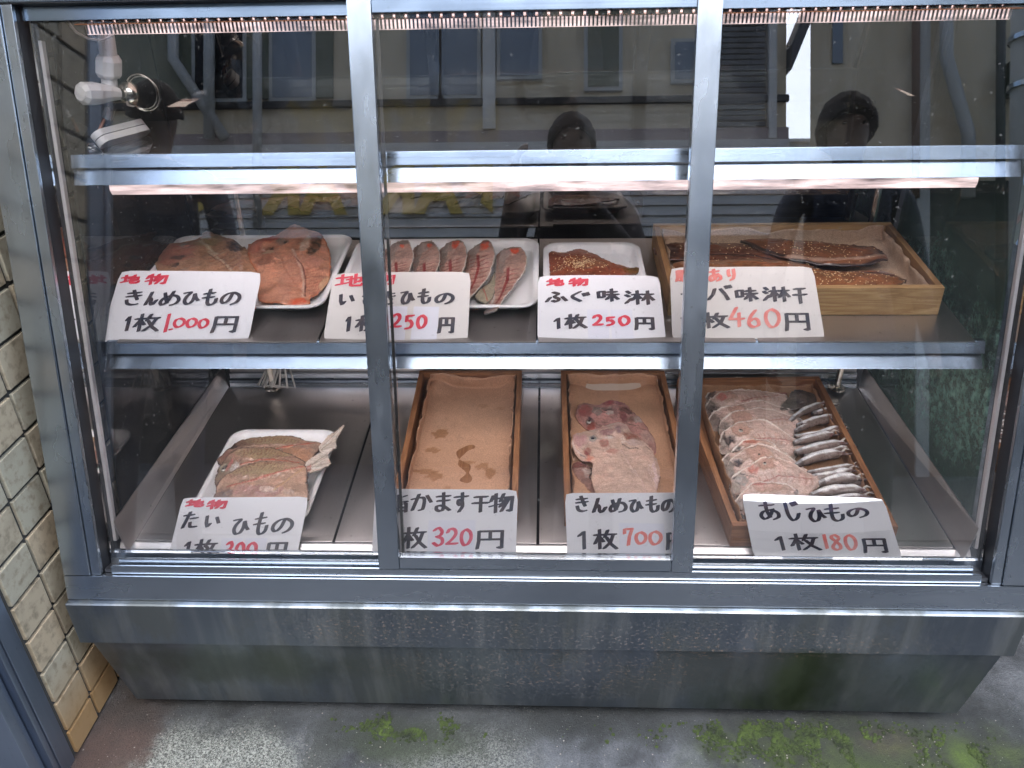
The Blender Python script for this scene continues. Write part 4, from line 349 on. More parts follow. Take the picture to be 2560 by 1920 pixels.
CARDS={'kinme1000': {'D': (-0.8378, 0.238, 0.793), 'ex': (0.2838, 0.0, -0.0009), 'ey': (0.0179, 0.1, 0.1027), 'q': [(0.012, 1.011),
 (0.987, 0.989),
 (1.0, 0.0),
 (0.0, 0.0)], 'g': [('地', 0.029, 0.815, 0.172, 0.959, 'r'),
 ('物', 0.2, 0.796, 0.362, 0.968, 'r'),
 ('き', 0.087, 0.503, 0.224, 0.739, 'k'),
 ('ん', 0.231, 0.503, 0.331, 0.71, 'k'),
 ('め', 0.335, 0.503, 0.482, 0.72, 'k'),
 ('ひ', 0.49, 0.512, 0.614, 0.72, 'k'),
 ('も', 0.617, 0.503, 0.74, 0.748, 'k'),
 ('の', 0.746, 0.512, 0.892, 0.71, 'k'),
 ('1', 0.138, 0.148, 0.188, 0.371, 'k'),
 ('枚', 0.201, 0.139, 0.387, 0.4, 'k'),
 ('I', 0.41, 0.13, 0.451, 0.4, 'r'),
 ('.', 0.449, 0.158, 0.48, 0.195, 'r'),
 ('0', 0.469, 0.195, 0.555, 0.344, 'r'),
 ('0', 0.555, 0.195, 0.636, 0.344, 'r'),
 ('0', 0.637, 0.186, 0.714, 0.335, 'r'),
 ('円', 0.734, 0.122, 0.91, 0.372, 'k')], 'p': None}, 'isaki': {'D': (-0.4126, 0.238, 0.7926), 'ex': (0.2708, 0.0, -0.0017), 'ey': (0.0061, 0.1, 0.0986), 'q': [(0.015, 0.987),
 (0.986, 1.013),
 (1.0, 0.0),
 (0.0, 0.0)], 'g': [('地', 0.036, 0.782, 0.249, 0.987, 'r'),
 ('物', 0.286, 0.793, 0.466, 0.988, 'r'),
 ('い', 0.071, 0.512, 0.198, 0.695, 'k'),
 ('さ', 0.235, 0.513, 0.339, 0.715, 'k'),
 ('き', 0.357, 0.514, 0.489, 0.725, 'k'),
 ('ひ', 0.507, 0.524, 0.615, 0.736, 'k'),
 ('も', 0.623, 0.535, 0.731, 0.765, 'k'),
 ('の', 0.746, 0.535, 0.891, 0.708, 'k'),
 ('1', 0.143, 0.142, 0.19, 0.369, 'k'),
 ('枚', 0.213, 0.143, 0.394, 0.38, 'k'),
 ('2', 0.458, 0.192, 0.541, 0.409, 'r'),
 ('5', 0.552, 0.174, 0.626, 0.391, 'r'),
 ('0', 0.635, 0.184, 0.714, 0.392, 'r'),
 ('円', 0.785, 0.12, 0.905, 0.364, 'k')], 'p': (0.424, 0.007, 0.786, 0.504)}, 'fugu': {'D': (-0.0128, 0.238, 0.7902), 'ex': (0.2366, 0.0, -0.0002), 'ey': (-0.0035, 0.1, 0.092), 'q': [(0.018, 1.003),
 (0.982, 0.997),
 (1.0, 0.0),
 (0.0, 0.0)], 'g': [('地', 0.081, 0.835, 0.23, 0.967, 'r'),
 ('物', 0.257, 0.824, 0.422, 0.966, 'r'),
 ('ふ', 0.067, 0.584, 0.252, 0.765, 'k'),
 ('ぐ', 0.263, 0.593, 0.432, 0.764, 'k'),
 ('味', 0.475, 0.592, 0.66, 0.803, 'k'),
 ('淋', 0.691, 0.552, 0.938, 0.781, 'k'),
 ('1', 0.13, 0.198, 0.198, 0.375, 'k'),
 ('枚', 0.214, 0.198, 0.397, 0.424, 'k'),
 ('2', 0.429, 0.237, 0.523, 0.414, 'r'),
 ('5', 0.533, 0.237, 0.617, 0.384, 'r'),
 ('0', 0.633, 0.237, 0.732, 0.404, 'r'),
 ('円', 0.757, 0.178, 0.923, 0.383, 'k')], 'p': (0.396, 0.062, 0.749, 0.484)}, 'saba': {'D': (0.2348, 0.238, 0.7899), 'ex': (0.277, 0.0, -0.0019), 'ey': (-0.0062, 0.1, 0.1097), 'q': [(0.022, 0.992),
 (0.978, 1.008),
 (1.0, -0.0),
 (-0.0, 0.0)], 'g': [('脂', 0.049, 0.797, 0.161, 0.966, 'f'),
 ('あ', 0.268, 0.798, 0.367, 0.975, 'f'),
 ('り', 0.389, 0.807, 0.465, 0.976, 'f'),
 ('サ', 0.078, 0.524, 0.212, 0.7, 'k'),
 ('バ', 0.249, 0.543, 0.426, 0.754, 'k'),
 ('味', 0.435, 0.535, 0.594, 0.737, 'k'),
 ('淋', 0.617, 0.536, 0.807, 0.747, 'k'),
 ('干', 0.814, 0.511, 0.92, 0.739, 'k'),
 ('1', 0.065, 0.193, 0.118, 0.384, 'k'),
 ('枚', 0.197, 0.187, 0.387, 0.403, 'k'),
 ('4', 0.376, 0.205, 0.491, 0.474, 'f'),
 ('6', 0.498, 0.197, 0.595, 0.44, 'f'),
 ('0', 0.613, 0.198, 0.723, 0.458, 'f'),
 ('円', 0.742, 0.157, 0.917, 0.407, 'k')], 'p': None}, 'tai': {'D': (-0.727, 0.082, 0.4189), 'ex': (0.253, 0.0, 0.0031), 'ey': (0.0181, 0.063, 0.0816), 'q': [(0.005, 0.993),
 (0.995, 1.007),
 (1.0, 0.0),
 (-0.0, 0.0)], 'g': [('地', 0.042, 0.807, 0.199, 0.975, 'r'),
 ('物', 0.212, 0.767, 0.38, 0.965, 'r'),
 ('た', 0.046, 0.408, 0.186, 0.742, 'k'),
 ('い', 0.221, 0.421, 0.361, 0.677, 'k'),
 ('ひ', 0.451, 0.292, 0.596, 0.625, 'k'),
 ('も', 0.607, 0.292, 0.741, 0.726, 'k'),
 ('の', 0.755, 0.317, 0.931, 0.623, 'k'),
 ('1', 0.109, -0.114, 0.174, 0.191, 'k'),
 ('枚', 0.189, -0.14, 0.383, 0.229, 'k'),
 ('3', 0.433, -0.139, 0.508, 0.191, 'r'),
 ('0', 0.513, -0.139, 0.594, 0.178, 'r'),
 ('0', 0.599, -0.139, 0.69, 0.178, 'r'),
 ('円', 0.75, -0.164, 0.92, 0.177, 'k')], 'p': (0.396, -0.164, 0.749, 0.242)}, 'kamasu': {'D': (-0.3323, 0.082, 0.4099), 'ex': (0.2786, 0.0, 0.0036), 'ey': (0.0057, 0.063, 0.1129), 'q': [(0.005, 1.012),
 (0.994, 0.988),
 (1.0, -0.0),
 (0.0, 0.0)], 'g': [('脂', 0.08, 0.654, 0.251, 0.935, 'k'),
 ('か', 0.256, 0.664, 0.412, 0.955, 'k'),
 ('ま', 0.421, 0.663, 0.547, 0.965, 'k'),
 ('す', 0.552, 0.652, 0.662, 0.964, 'k'),
 ('干', 0.677, 0.651, 0.807, 0.92, 'k'),
 ('物', 0.796, 0.64, 0.975, 0.951, 'k'),
 ('1', 0.106, 0.136, 0.176, 0.417, 'k'),
 ('枚', 0.206, 0.114, 0.387, 0.449, 'k'),
 ('3', 0.412, 0.147, 0.507, 0.448, 'p'),
 ('2', 0.507, 0.168, 0.602, 0.437, 'p'),
 ('0', 0.607, 0.157, 0.697, 0.426, 'p'),
 ('円', 0.718, 0.103, 0.917, 0.404, 'k')], 'p': (0.387, 0.028, 0.713, 0.545)}, 'kinme700': {'D': (0.0449, 0.082, 0.4141), 'ex': (0.2233, 0.0, -0.0025), 'ey': (-0.0033, 0.058, 0.1098), 'q': [(-0.01, 0.982),
 (1.011, 1.018),
 (1.0, -0.0),
 (0.0, -0.0)], 'g': [('き', 0.066, 0.686, 0.202, 0.953, 'k'),
 ('ん', 0.208, 0.679, 0.349, 0.924, 'k'),
 ('め', 0.355, 0.695, 0.52, 0.928, 'k'),
 ('ひ', 0.526, 0.699, 0.655, 0.922, 'k'),
 ('も', 0.661, 0.703, 0.796, 0.97, 'k'),
 ('の', 0.795, 0.707, 0.936, 0.929, 'k'),
 ('1', 0.084, 0.116, 0.182, 0.418, 'k'),
 ('枚', 0.219, 0.123, 0.434, 0.446, 'k'),
 ('7', 0.472, 0.185, 0.57, 0.475, 'f'),
 ('0', 0.569, 0.21, 0.68, 0.422, 'f'),
 ('0', 0.686, 0.203, 0.808, 0.437, 'f'),
 ('円', 0.832, 0.13, 0.979, 0.42, 'k')], 'p': (0.443, 0.039, 0.823, 0.539)}, 'aji': {'D': (0.3906, 0.072, 0.4304), 'ex': (0.2735, 0.0, -0.0011), 'ey': (-0.0421, 0.022, 0.1235), 'q': [(0.038, 1.026),
 (0.961, 0.974),
 (1.0, 0.0),
 (-0.0, -0.0)], 'g': [('あ', 0.113, 0.605, 0.261, 0.913, 'k'),
 ('じ', 0.284, 0.585, 0.399, 0.917, 'k'),
 ('ひ', 0.432, 0.577, 0.561, 0.839, 'k'),
 ('も', 0.54, 0.593, 0.688, 0.889, 'k'),
 ('の', 0.692, 0.656, 0.849, 0.834, 'k'),
 ('1', 0.169, 0.097, 0.247, 0.354, 'k'),
 ('枚', 0.268, 0.102, 0.477, 0.395, 'k'),
 ('I', 0.492, 0.131, 0.53, 0.387, 'f'),
 ('8', 0.534, 0.109, 0.626, 0.389, 'f'),
 ('0', 0.631, 0.112, 0.722, 0.392, 'f'),
 ('円', 0.746, 0.068, 0.92, 0.336, 'k')], 'p': None}}
# ============================================================ SETTING
g = MB(); g.v = [(-60, -60, 0), (60, -60, 0), (60, 60, 0), (-60, 60, 0)]; g.f = [(0, 1, 2, 3)]
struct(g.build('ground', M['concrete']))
struct(MB().box(-40, 40, -4.6, -2.3, -.02, .004).build('road', M['asphalt']))
# building the case stands against: tiled pier, back wall, upper storey
b = thing('shop_building', 'shop building with beige tiled pier rising behind the fish display case', 'building', (-1.5, .9, 0))
MB().box(-5, -.962, -.075, 3.0, 0, 2.0).build('pier', M['grout'], b)
tl = MB()
for i in range(-2, 12):
    for k in range(-1, 22):
        y0 = .03+.095*(i-0)-.0; z0 = .075+.085*k
        y1 = y0+.0855; z1 = z0+.0755
        y0 = max(y0, -.073); z0 = max(z0, .006)
        if y1-y0 < .01 or z1-z0 < .01: continue
        tl.box(-.963, -.955+random.uniform(-.0012, .0012), y0, y1, z0, z1)
tl.build('tile_facing', M['tile'], b, bev=.0015)
MB().box(-5, .90, .80, .95, 0, 2.0).build('back_wall', M['void'], b)
MB().box(-6, 5, .02, 5.0, 2.0, 5.2).build('upper_storey', M['plaster2'], b)
MB().box(-.96, 2.4, .30, .42, 1.52, 2.0).build('lintel', M['plaster2'], b)
# aluminium door post in the near left corner
p = thing('door_post', 'blue grey aluminium door post with grooves at the tiled corner', 'post', (-1.0, -.12, 0))
MB().box(-1.12, -.956, -.115, -.077, 0, 2.0).build('post_face', M['bluegrey'], p, bev=.002)
MB().box(-1.12, -.957, -.130, -.117, 0, 2.0).build('slide_rail', M['bluegrey'], p, bev=.003)
MB().box(-1.12, -.972, -.150, -.132, 0, 2.0).build('slide_rail', M['bluegrey'], p, bev=.003)
MB().box(-1.12, -.960, -.175, -.152, 0, 2.0).build('slide_rail', M['bluegrey'], p, bev=.003)

# ============================================================ DISPLAY CASE
case = thing('display_case', 'stainless steel refrigerated display case with sloping glass doors full of dried fish', 'display case', (-.015, .4, .0))
XC = -.015
# apron with ledge, tapered skirt, hidden body
MB().prof([(0, .253), (0, .354), (.003, .356), (.03, .356), (.03, .253)], -.911, .881).build('apron', M['dirty'], case, bev=.0012)
sk = MB().hexa([(-.873, .043, .036), (.850, .043, .036), (.850, .70, .036), (-.873, .70, .036), (-.896, .010, .2525), (.868, .010, .2525), (.868, .72, .2525), (-.896, .72, .2525)])
sk.build('skirt', M['dirty'], case, bev=.001)
MB().box(-.90, .872, .031, .74, .2535, .40).build('lower_body', M['rubber'], case)
for x in (-.80, .78):
    MB().box(x-.03, x+.03, .10, .16, 0, .0355).build('foot', M['dark'], case)
    MB().box(x-.03, x+.03, .60, .66, 0, .0355).build('foot', M['dark'], case)
# sloping outer frame
f = MB(); f.sbox(-.911, .881, 0, .049, -.06, 0); f.build('bottom_rail', M['steel'], case, bev=.0015)
MB().sbox(-.911, -.8595, .0505, 1.0455, -.08, 0).build('frame_post', M['steelz'], case, bev=.0015)
MB().sbox(.8295, .881, .0505, 1.0455, -.08, 0).build('frame_post', M['steelz'], case, bev=.0015)
MB().sbox(-.858, -.840, .051, 1.045, -.012, -.0035).build('frame_lip', M['steelz'], case, bev=.001)
MB().sbox(.8115, .828, .051, 1.045, -.012, -.0035).build('frame_lip', M['steelz'], case, bev=.001)
MB().sbox(-.911, .881, 1.047, 1.12, -.08, 0).build('header', M['steelhi'], case, bev=.002)
MB().sbox(-.859, -.8405, .0515, 1.0445, -.085, -.0135).build('gasket', M['rubber'], case)
MB().sbox(.812, .829, .0515, 1.0445, -.085, -.0135).build('gasket', M['rubber'], case)
MB().sbox(-.8400, -.8335, .093, 1.00, -.070, -.060).build('edge_trim', M['whitetrim'], case, bev=.001)
MB().sbox(.8045, .8105, .093, 1.00, -.070, -.060).build('edge_trim', M['whitetrim'], case, bev=.001)
# bottom tracks
MB().sbox(-.822, .795, .0505, .0665, -.014, -.008).build('door_track', M['steel'], case, bev=.0012)
MB().sbox(-.812, .785, .0505, .0765, -.026, -.020).build('door_track', M['steel'], case, bev=.0012)
MB().sbox(-.838, .81, .0505, .0845, -.046, -.0385).build('door_track', M['steel'], case, bev=.0012)
MB().sbox(-.838, .81, .0500, .0575, -.038, -.0145).build('track_floor', M['rubber'], case)
# top channel and air grille
for a, c in ((-.838, -.3095), (.274, .81)): MB().sbox(a, c, 1.0235, 1.0455, -.0272, -.0235).build('top_channel', M['steelhi'], case, bev=.001)
MB().sbox(-.858, .828, 1.0457, 1.0468, -.078, -.0015).build('header_dark_strip', M['rubber'], case)  # black strip added to darken the header underside and hide the teeth's reflection
# middle door, two side doors
def door(u0, u1, w0, w1, sw, v0, v1, gv0, gv1, stiles=True, gm=None):
    cu = uv((u0+u1)/2, v0, (w0+w1)/2)
    dr = bpy.data.objects.new('glass_door', None); COL.objects.link(dr); dr.parent = case; dr['wloc'] = tuple(cu); dr.location = cu-Vector(case['wloc'])
    if stiles:
        for a, c in ((u0, u0+sw), (u1-sw, u1)):
            MB().sbox(a, c, v0, v1, w0, w1).build('stile', M['steelz'], dr, bev=.0018)
        MB().sbox(u0+sw+.0006, u1-sw-.0006, v0, gv0, w0, w1-.002).build('bottom_rail', M['steel'], dr, bev=.0015)
        MB().sbox(u0+sw+.0006, u1-sw-.0006, gv1, v1, w0, w1-.002).build('top_rail', M['steelhi'], dr, bev=.0015)
        a0, a1 = u0+sw-.004, u1-sw+.004
    else: a0, a1 = u0, u1
    wm = (w0+w1)/2
    MB().sbox(a0, a1, gv0-.003, gv1+.003, wm-.0025, wm+.0025).build('pane', M['glass'], dr)
    return dr
door(-.3085, .273, -.024, -.006, .0385, .0675, 1.0455, .090, 1.0235)
dl = door(-.832, -.262, -.037, -.028, 0, .0865, 1.0225, .0865, 1.0225, False)
MB().sbox(-.2675, -.2625, .088, 1.02, -.0275, -.0262).build('edge_stile', M['dark'], dl)
dr_ = door(.236, .804, -.037, -.028, 0, .0865, 1.0225, .0865, 1.0225, False)
MB().sbox(.2365, .2415, .088, 1.02, -.0275, -.0262).build('edge_stile', M['dark'], dr_)
# side panels (glass) cut to the slope
def sidepanel(x, mat):
    yb = .70; y_at = lambda z: O_.y+(z-O_.z)*math.tan(LEAN)+.088
    z0, z1 = .478, 1.40; t = .005
    return MB().hexa([(x, y_at(z0), z0-.0), (x+t, y_at(z0), z0), (x+t, yb, z0+.01), (x, yb, z0+.01), (x, y_at(z1), z1), (x+t, y_at(z1), z1), (x+t, yb, z1), (x, yb, z1)]).build('side_glass', mat, case)
sidepanel(-.832, M['smoked']); sidepanel(.800, M['sideglass'])
# left/right metal upstand along the floor
def upst(x0, x1, nm='floor_upstand'):
    return MB().hexa([(x0, .07, .425), (x0+.002, .07, .425), (x0+.002, .655, .455), (x0, .655, .455), (x1, .09, .483), (x1+.002, .09, .483), (x1+.002, .70, .492), (x1, .70, .492)]).build(nm, M['steely'], case)
upst(-.804, -.826); upst(.774, .796)
# floor trays
seams = [-.803, -.409, -.012, .385, .773]
for a, c in zip(seams[:-1], seams[1:]):
    t = MB(); a2, c2 = a+.0028, c-.0028
    t.hexa([FP(a2, .103, -.003), FP(c2, .103, -.003), FP(c2, .652, -.003), FP(a2, .652, -.003), FP(a2, .103, 0), FP(c2, .103, 0), FP(c2, .652, 0), FP(a2, .652, 0)])
    t.build('floor_tray', M['steely'], case, bev=.0008)
MB().box(-.83, .80, .0672, .70, .4005, .412).build('inner_base', M['rubber'], case)
MB().prof([(.076, .401), (.1015, .401), (.1015, .4255), (.098, .4255)], -.83, .80).build('front_gutter', M['steely'], case)
# rear rails
MB().prof([(.657, .41), (.657, .452), (.661, .463), (.661, .41)], -.80, .77).build('rear_rail', M['steel'], case)
MB().prof([(.6625, .41), (.6625, .470), (.668, .472), (.668, .41)], -.80, .77).build('rear_rail', M['steelhi'], case)
MB().prof([(.6695, .41), (.6695, .486), (.676, .488), (.676, .41)], -.80, .77).build('rear_rail', M['steel'], case)
MB().prof([(.6775, .41), (.6775, .520), (.690, .524), (.690, .41)], -.80, .77).build('rear_rail', M['steely'], case)
for x0, x1, y in ((-.825, .02, .704), (-.03, .795, .712)):
    MB().box(x0, x1, y, y+.005, .50, 1.39).build('rear_door', M['mirrorblack'], case)
MB().box(-.911, .881, .722, .745, .40, 1.43).build('back_panel', M['rubber'], case)
MB().box(-.911, .881, .33, .7215, 1.405, 1.43).build('top_panel', M['steely'], case)
for x in (-.683, .715):
    MB().tube([(x, .640, .462), (x, .640, .466), (x, .640, .468)], [.021, .020, .010], 20).tube([(x, .640, .468), (x, .640, 1.10)], .008, 12).build('shelf_post', M['chrome'], case, smooth=False)
# shelves -----------------------------------------------------
us = MB()
pts = []
def arc(cx, cy, r, a0, a1, n=8): return [(cx+r*math.cos(R(a0+(a1-a0)*i/n)), cy+r*math.sin(R(a0+(a1-a0)*i/n))) for i in range(n+1)]
outl = [(-.80, .300), (.788, .300)]+arc(.73, .645, .058, 0, 90)+arc(-.742, .645, .058, 90, 180)
bb = len(us.v); n = len(outl); us.v += [(x, y, 1.119) for x, y in outl]+[(x, y, 1.125) for x, y in outl]
us.f += [tuple(range(n))[::-1], tuple(range(n, 2*n))]+[(i, (i+1) % n, n+(i+1) % n, n+i) for i in range(n)]
sh1 = us.build('upper_shelf', M['shelfglass'], case)
def lip(par, y, zt, x0, x1, ang1=12, ang2=33, h1=.021, h2=.025):
    t1, t2 = math.tan(R(ang1)), math.tan(R(ang2))
    MB().prof([(y+h1*t1, zt), (y, zt-h1), (y+.004, zt-h1), (y+.006+h1*t1, zt-.003), (y+.02, zt-.003), (y+.02, zt)], x0, x1).build('shelf_edge', M['steelhi'], par, bev=.0006)
    z2 = zt-h1-.004; y2 = y-.004
    MB().prof([(y2+h2*t2*.5, z2), (y2, z2-h2), (y2+.005, z2-h2), (y2+.005+h2*t2*.5, z2-.002)], x0-.002, x1+.002).build('price_rail', M['steelhi'], par, bev=.0006)
lip(sh1, .290, 1.128, -.825, .797, 22, 48)
ls = MB()
ss = [-.803, -.42, -.013, .386, .775]
t0 = SP(0, .236); 
lo = bpy.data.objects.new('lower_shelf', None); COL.objects.link(lo); lo.parent = case; lo['wloc'] = (XC, .45, .80); lo.location = Vector((XC, .45, .80))-Vector(case['wloc'])
for a, c in zip(ss[:-1], ss[1:]):
    a2, c2 = a+.0022, c-.0022
    MB().hexa([SP(a2, .232, -.003), SP(c2, .232, -.003), SP(c2, .66, -.003), SP(a2, .66, -.003), SP(a2, .232, 0), SP(c2, .232, 0), SP(c2, .66, 0), SP(a2, .66, 0)]).build('shelf_tray', M['steely'], lo, bev=.0008)
lip(lo, .224, .797, -.822, .792, 26, 60)
MB().box(-.81, .78, .255, .64, .770, .779).build('shelf_frame', M['rubber'], lo)
# lamps ------------------------------------------------------
def lamp(y, z, x0, x1, cover=True, mt='lamp'):
    lp = bpy.data.objects.new('strip_lamp', None); COL.objects.link(lp); lp.parent = case; lp['wloc'] = ((x0+x1)/2, y, z); lp.location = Vector(lp['wloc'])-Vector(case['wloc'])
    MB().tube([(x0+.02, y+.014, z), (x1-.02, y+.014, z)], .0065, 12).build('tube', M[mt], lp, smooth=True)
    if cover:
        MB().prof([(y-.0, z+.011), (y-.002, z), (y+.002, z-.009), (y+.004, z-.008), (y+.001, z), (y+.003, z+.011)], x0, x1).build('lamp_cover', M['lampc'], lp)
        for x in (x0, x1-.018): MB().box(x, x+.018, y+.0032, y+.026, z-.009, z+.011).build('end_cap', M['copper'], lp, bev=.002)
lamp(.297, 1.066, -.770, .735)
lamp(.232, .757, -.75, .72, False, 'added_lamp')  # unseen tube added under the lower shelf to brighten the lower cards and fish
lamp(.345, 1.352, -.74, .71, False, 'lamp3')
# ceiling duct with rounded teeth
dk = MB().box(-.757, .735, .331, .46, 1.316, 1.336).build('air_duct', M['lampc'], case, bev=.002)
rb = MB()
for i in range(226): rb.box(-.755+i*.0066, -.755+i*.0066+.0030, .3285, .3305, 1.3175, 1.3345)
rb.build('grille_ribs', M['whitetrim'], dk)
th = MB()
for i in range(78): th.tube([(-.748+i*.0191, .322, 1.3365), (-.748+i*.0191, .322, 1.385)], .0078, 10)
th.build('honeycomb_teeth', plain('beige_teeth', (.62, .45, .38), .5), dk, smooth=False)
MB().box(-.757, .735, .300, .3275, 1.3345, 1.3360).build('duct_lip', M['copper'], dk)
# pipe work in the upper left corner --------------------------
pw = bpy.data.objects.new('pipe_fitting', None); COL.objects.link(pw); pw.parent = case; pw['wloc'] = (-.77, .40, 1.2); pw.location = Vector(pw['wloc'])-Vector(case['wloc'])
px_, py_ = -.768, .392
MB().tube([(-.752, .40, 1.40), (-.766, .40, 1.27)], .0145, 20).tube([(-.774, .40, 1.243), (-.778, .40, 1.218)], .0135, 20).build('white_pipe', M['white'], pw, smooth=False)
MB().tube([(-.766, .40, 1.276), (-.767, .40, 1.268), (-.773, .40, 1.246), (-.774, .40, 1.239)], [.018, .0225, .0225, .018], 8).build('union_nut', M['white'], pw, bev=.0015)
MB().tube([(-.762, .395, 1.212), (-.772, .378, 1.216), (-.782, .352, 1.220), (-.790, .330, 1.224), (-.792, .323, 1.225)], [.011, .015, .0195, .0195, .012], 9).build('valve_knob', M['white'], pw, bev=.001)
MB().tube([(-.760, .398, 1.211), (-.757, .403, 1.210), (-.751, .412, 1.209), (-.748, .417, 1.208)], [.010, .020, .0235, .022], 24).build('flange_disc', M['chrome'], pw, smooth=True)
rg = MB()
for dx in (0, .0035): rg.tube([(-.728+dx+.028*math.cos(a*math.pi/16), .412, 1.212+.030*math.sin(a*math.pi/16)-dx) for a in range(33)], .0014, 6, False)
rg.build('wire_ring', M['chrome'], pw, smooth=True)
MB().tube([(-.776, .398, 1.218), (-.786, .395, 1.190)], .009, 12).tube([(-.786, .395, 1.190), (-.795, .392, 1.172)], .012, 12).build('pipe_elbow', M['chrome'], pw)
MB().tube([(-.796, .392, 1.173), (-.808, .380, 1.150)], .0032, 8).build('copper_line', M['copper'], pw)
MB().tube([(-.80, .36, 1.335), (-.79, .36, 1.318), (-.775, .365, 1.307), (-.755, .37, 1.303), (-.735, .37, 1.310), (-.728, .37, 1.318)], .0022, 8).build('cable', M['white'], pw, smooth=True)
# cables at the rear floor corner
cb = MB()
for k in range(5): cb.tube([(-.70+.012*k, .66-.02*math.sin(k), .50+.01*k), (-.715+.01*k, .63, .475), (-.70+.02*k, .625, .470), (-.68+.01*k, .66, .52)], .0028, 6)
cb.build('cable_loop', M['white'], case, smooth=True)
# thermometer -------------------------------------------------
th = thing('thermometer', 'white oblong stick thermometer resting in the upper left corner below the valve', 'thermometer', (-.75, .38, 1.128))
A_, B_ = Vector((-.800, .348, 1.142)), Vector((-.762, .462, 1.1395))
ax = (B_-A_).normalized(); sd_ = Vector((0, 0, 1)).cross(ax).normalized(); un = ax.cross(sd_); _q = Matrix.Rotation(R(-38), 3, ax); sd_, un = _q@sd_, _q@un
def pill(h0, h1, w=.0145, ins=0):
    m = MB(); L = (B_-A_).length; ring = []
    for k in range(25):
        a = math.pi/2+math.pi*k/12 if k <= 12 else -math.pi/2+math.pi*(k-13)/11
        cx = w if k <= 12 else L-w
        ring.append((cx+(w-ins)*math.cos(a), (w-ins)*math.sin(a)))
    n = len(ring)
    for h in (h0, h1): m.v += [tuple(A_+ax*x+sd_*y+un*h) for x, y in ring]
    m.f = [tuple(range(n))[::-1], tuple(range(n, 2*n))]+[(i, (i+1) % n, n+(i+1) % n, n+i) for i in range(n)]
    return m
pill(-.013, -.0008).build('back_shell', M['white'], th, bev=.0008); pill(-.0008, .0006, ins=.0008).build('seam', M['dark'], th); pill(.0006, .012).build('front_shell', M['white'], th, bev=.001)
def onp(x0, x1, y0, y1, nm, mt):
    MB().hexa([A_+ax*x+sd_*y+un*h for h in (.0121, .0126) for x, y in ((x0, y0), (x1, y0), (x1, y1), (x0, y1))]).build(nm, mt, th)
onp(.03, .062, -.001, .002, 'blue_scale', M['blue']); onp(.062, .085, -.001, .002, 'red_scale', M['red'])
onp(.022, .05, .0065, .008, 'scale_marks', M['dark']); onp(.094, .104, -.003, .004, 'dial_spot', M['pvc']); onp(.018, .040, -.006, -.0045, 'scale_marks', M['dark'])
MB().tube([(-.800, .325, 1.128), (-.799, .327, 1.142)], [.016, .004], 16).build('suction_cup', M['glass'], th, smooth=True)
# ============================================================ TRAYS, BOXES, PAPER
def foam_tray(name, label, PF, x0, x1, y0, y1, h=.024, rx=.035, group='white foam trays in the case', lift=0, yaw=0):
    cx, cy = (x0+x1)/2, (y0+y1)/2; W, D = (x1-x0)/2, (y1-y0)/2
    m = MB(); seg = 7
    def ring(ins, z, r):
        out = []
        for q, (sx, sy) in enumerate(((1, 1), (-1, 1), (-1, -1), (1, -1))):
            for k in range(seg+1):
                a = math.pi/2*q+math.pi/2*k/seg
                x = sx*(W-ins-r)+r*math.cos(a); y = sy*(D-ins-r)+r*math.sin(a)
                X = x*math.cos(yaw)-y*math.sin(yaw); Y = x*math.sin(yaw)+y*math.cos(yaw)
                out.append(tuple(PF(cx+X, cy+Y, z+lift)))
        return out
    prof = [(.030, .0015, .02), (.024, .003, .025), (.012, h*.55, rx-.008), (.006, h-.005, rx-.003), (.0, h-.004, rx), (-.0005, h-.001, rx), (.0015, h+.0006, rx-.001), (.006, h+.0004, rx-.004), (.0085, h-.001, rx-.006),
            (.0105, h-.0015, rx-.006), (.012, h-.0035, rx-.008), (.020, h*.35, rx-.012), (.026, .008, .02), (.034, .006, .015), (.05, .0056, .012)]
    rs = [ring(*p) for p in prof]; n = len(rs[0])
    for r_ in rs: m.v += r_
    for i in range(len(rs)-1):
        for k in range(n): m.f.append((i*n+k, i*n+(k+1) % n, (i+1)*n+(k+1) % n, (i+1)*n+k))
    m.f.append(tuple(range(n))[::-1]); m.f.append(tuple((len(rs)-1)*n+k for k in range(n)))
    return tag(m.build(name, M['foam'], smooth=True), label, 'foam tray', group)
foam_tray('foam_tray', 'large white foam tray under two split red fish, behind the 1,000 yen card', SP, -.862+.03, -.427, .316, .636)
foam_tray('foam_tray', 'white foam tray with a row of five overlapping split fish, behind the left post', SP, -.413, -.012, .316, .612)
foam_tray('foam_tray', 'small white foam tray holding one brown sesame glazed fish', SP, -.002, .205, .316, .590)
foam_tray('foam_tray', 'white foam tray with three split sea bream on the steel floor of the lower deck', FP, -.712, -.468, .130, .438)
BOXG = 'shallow wooden boxes in the case'
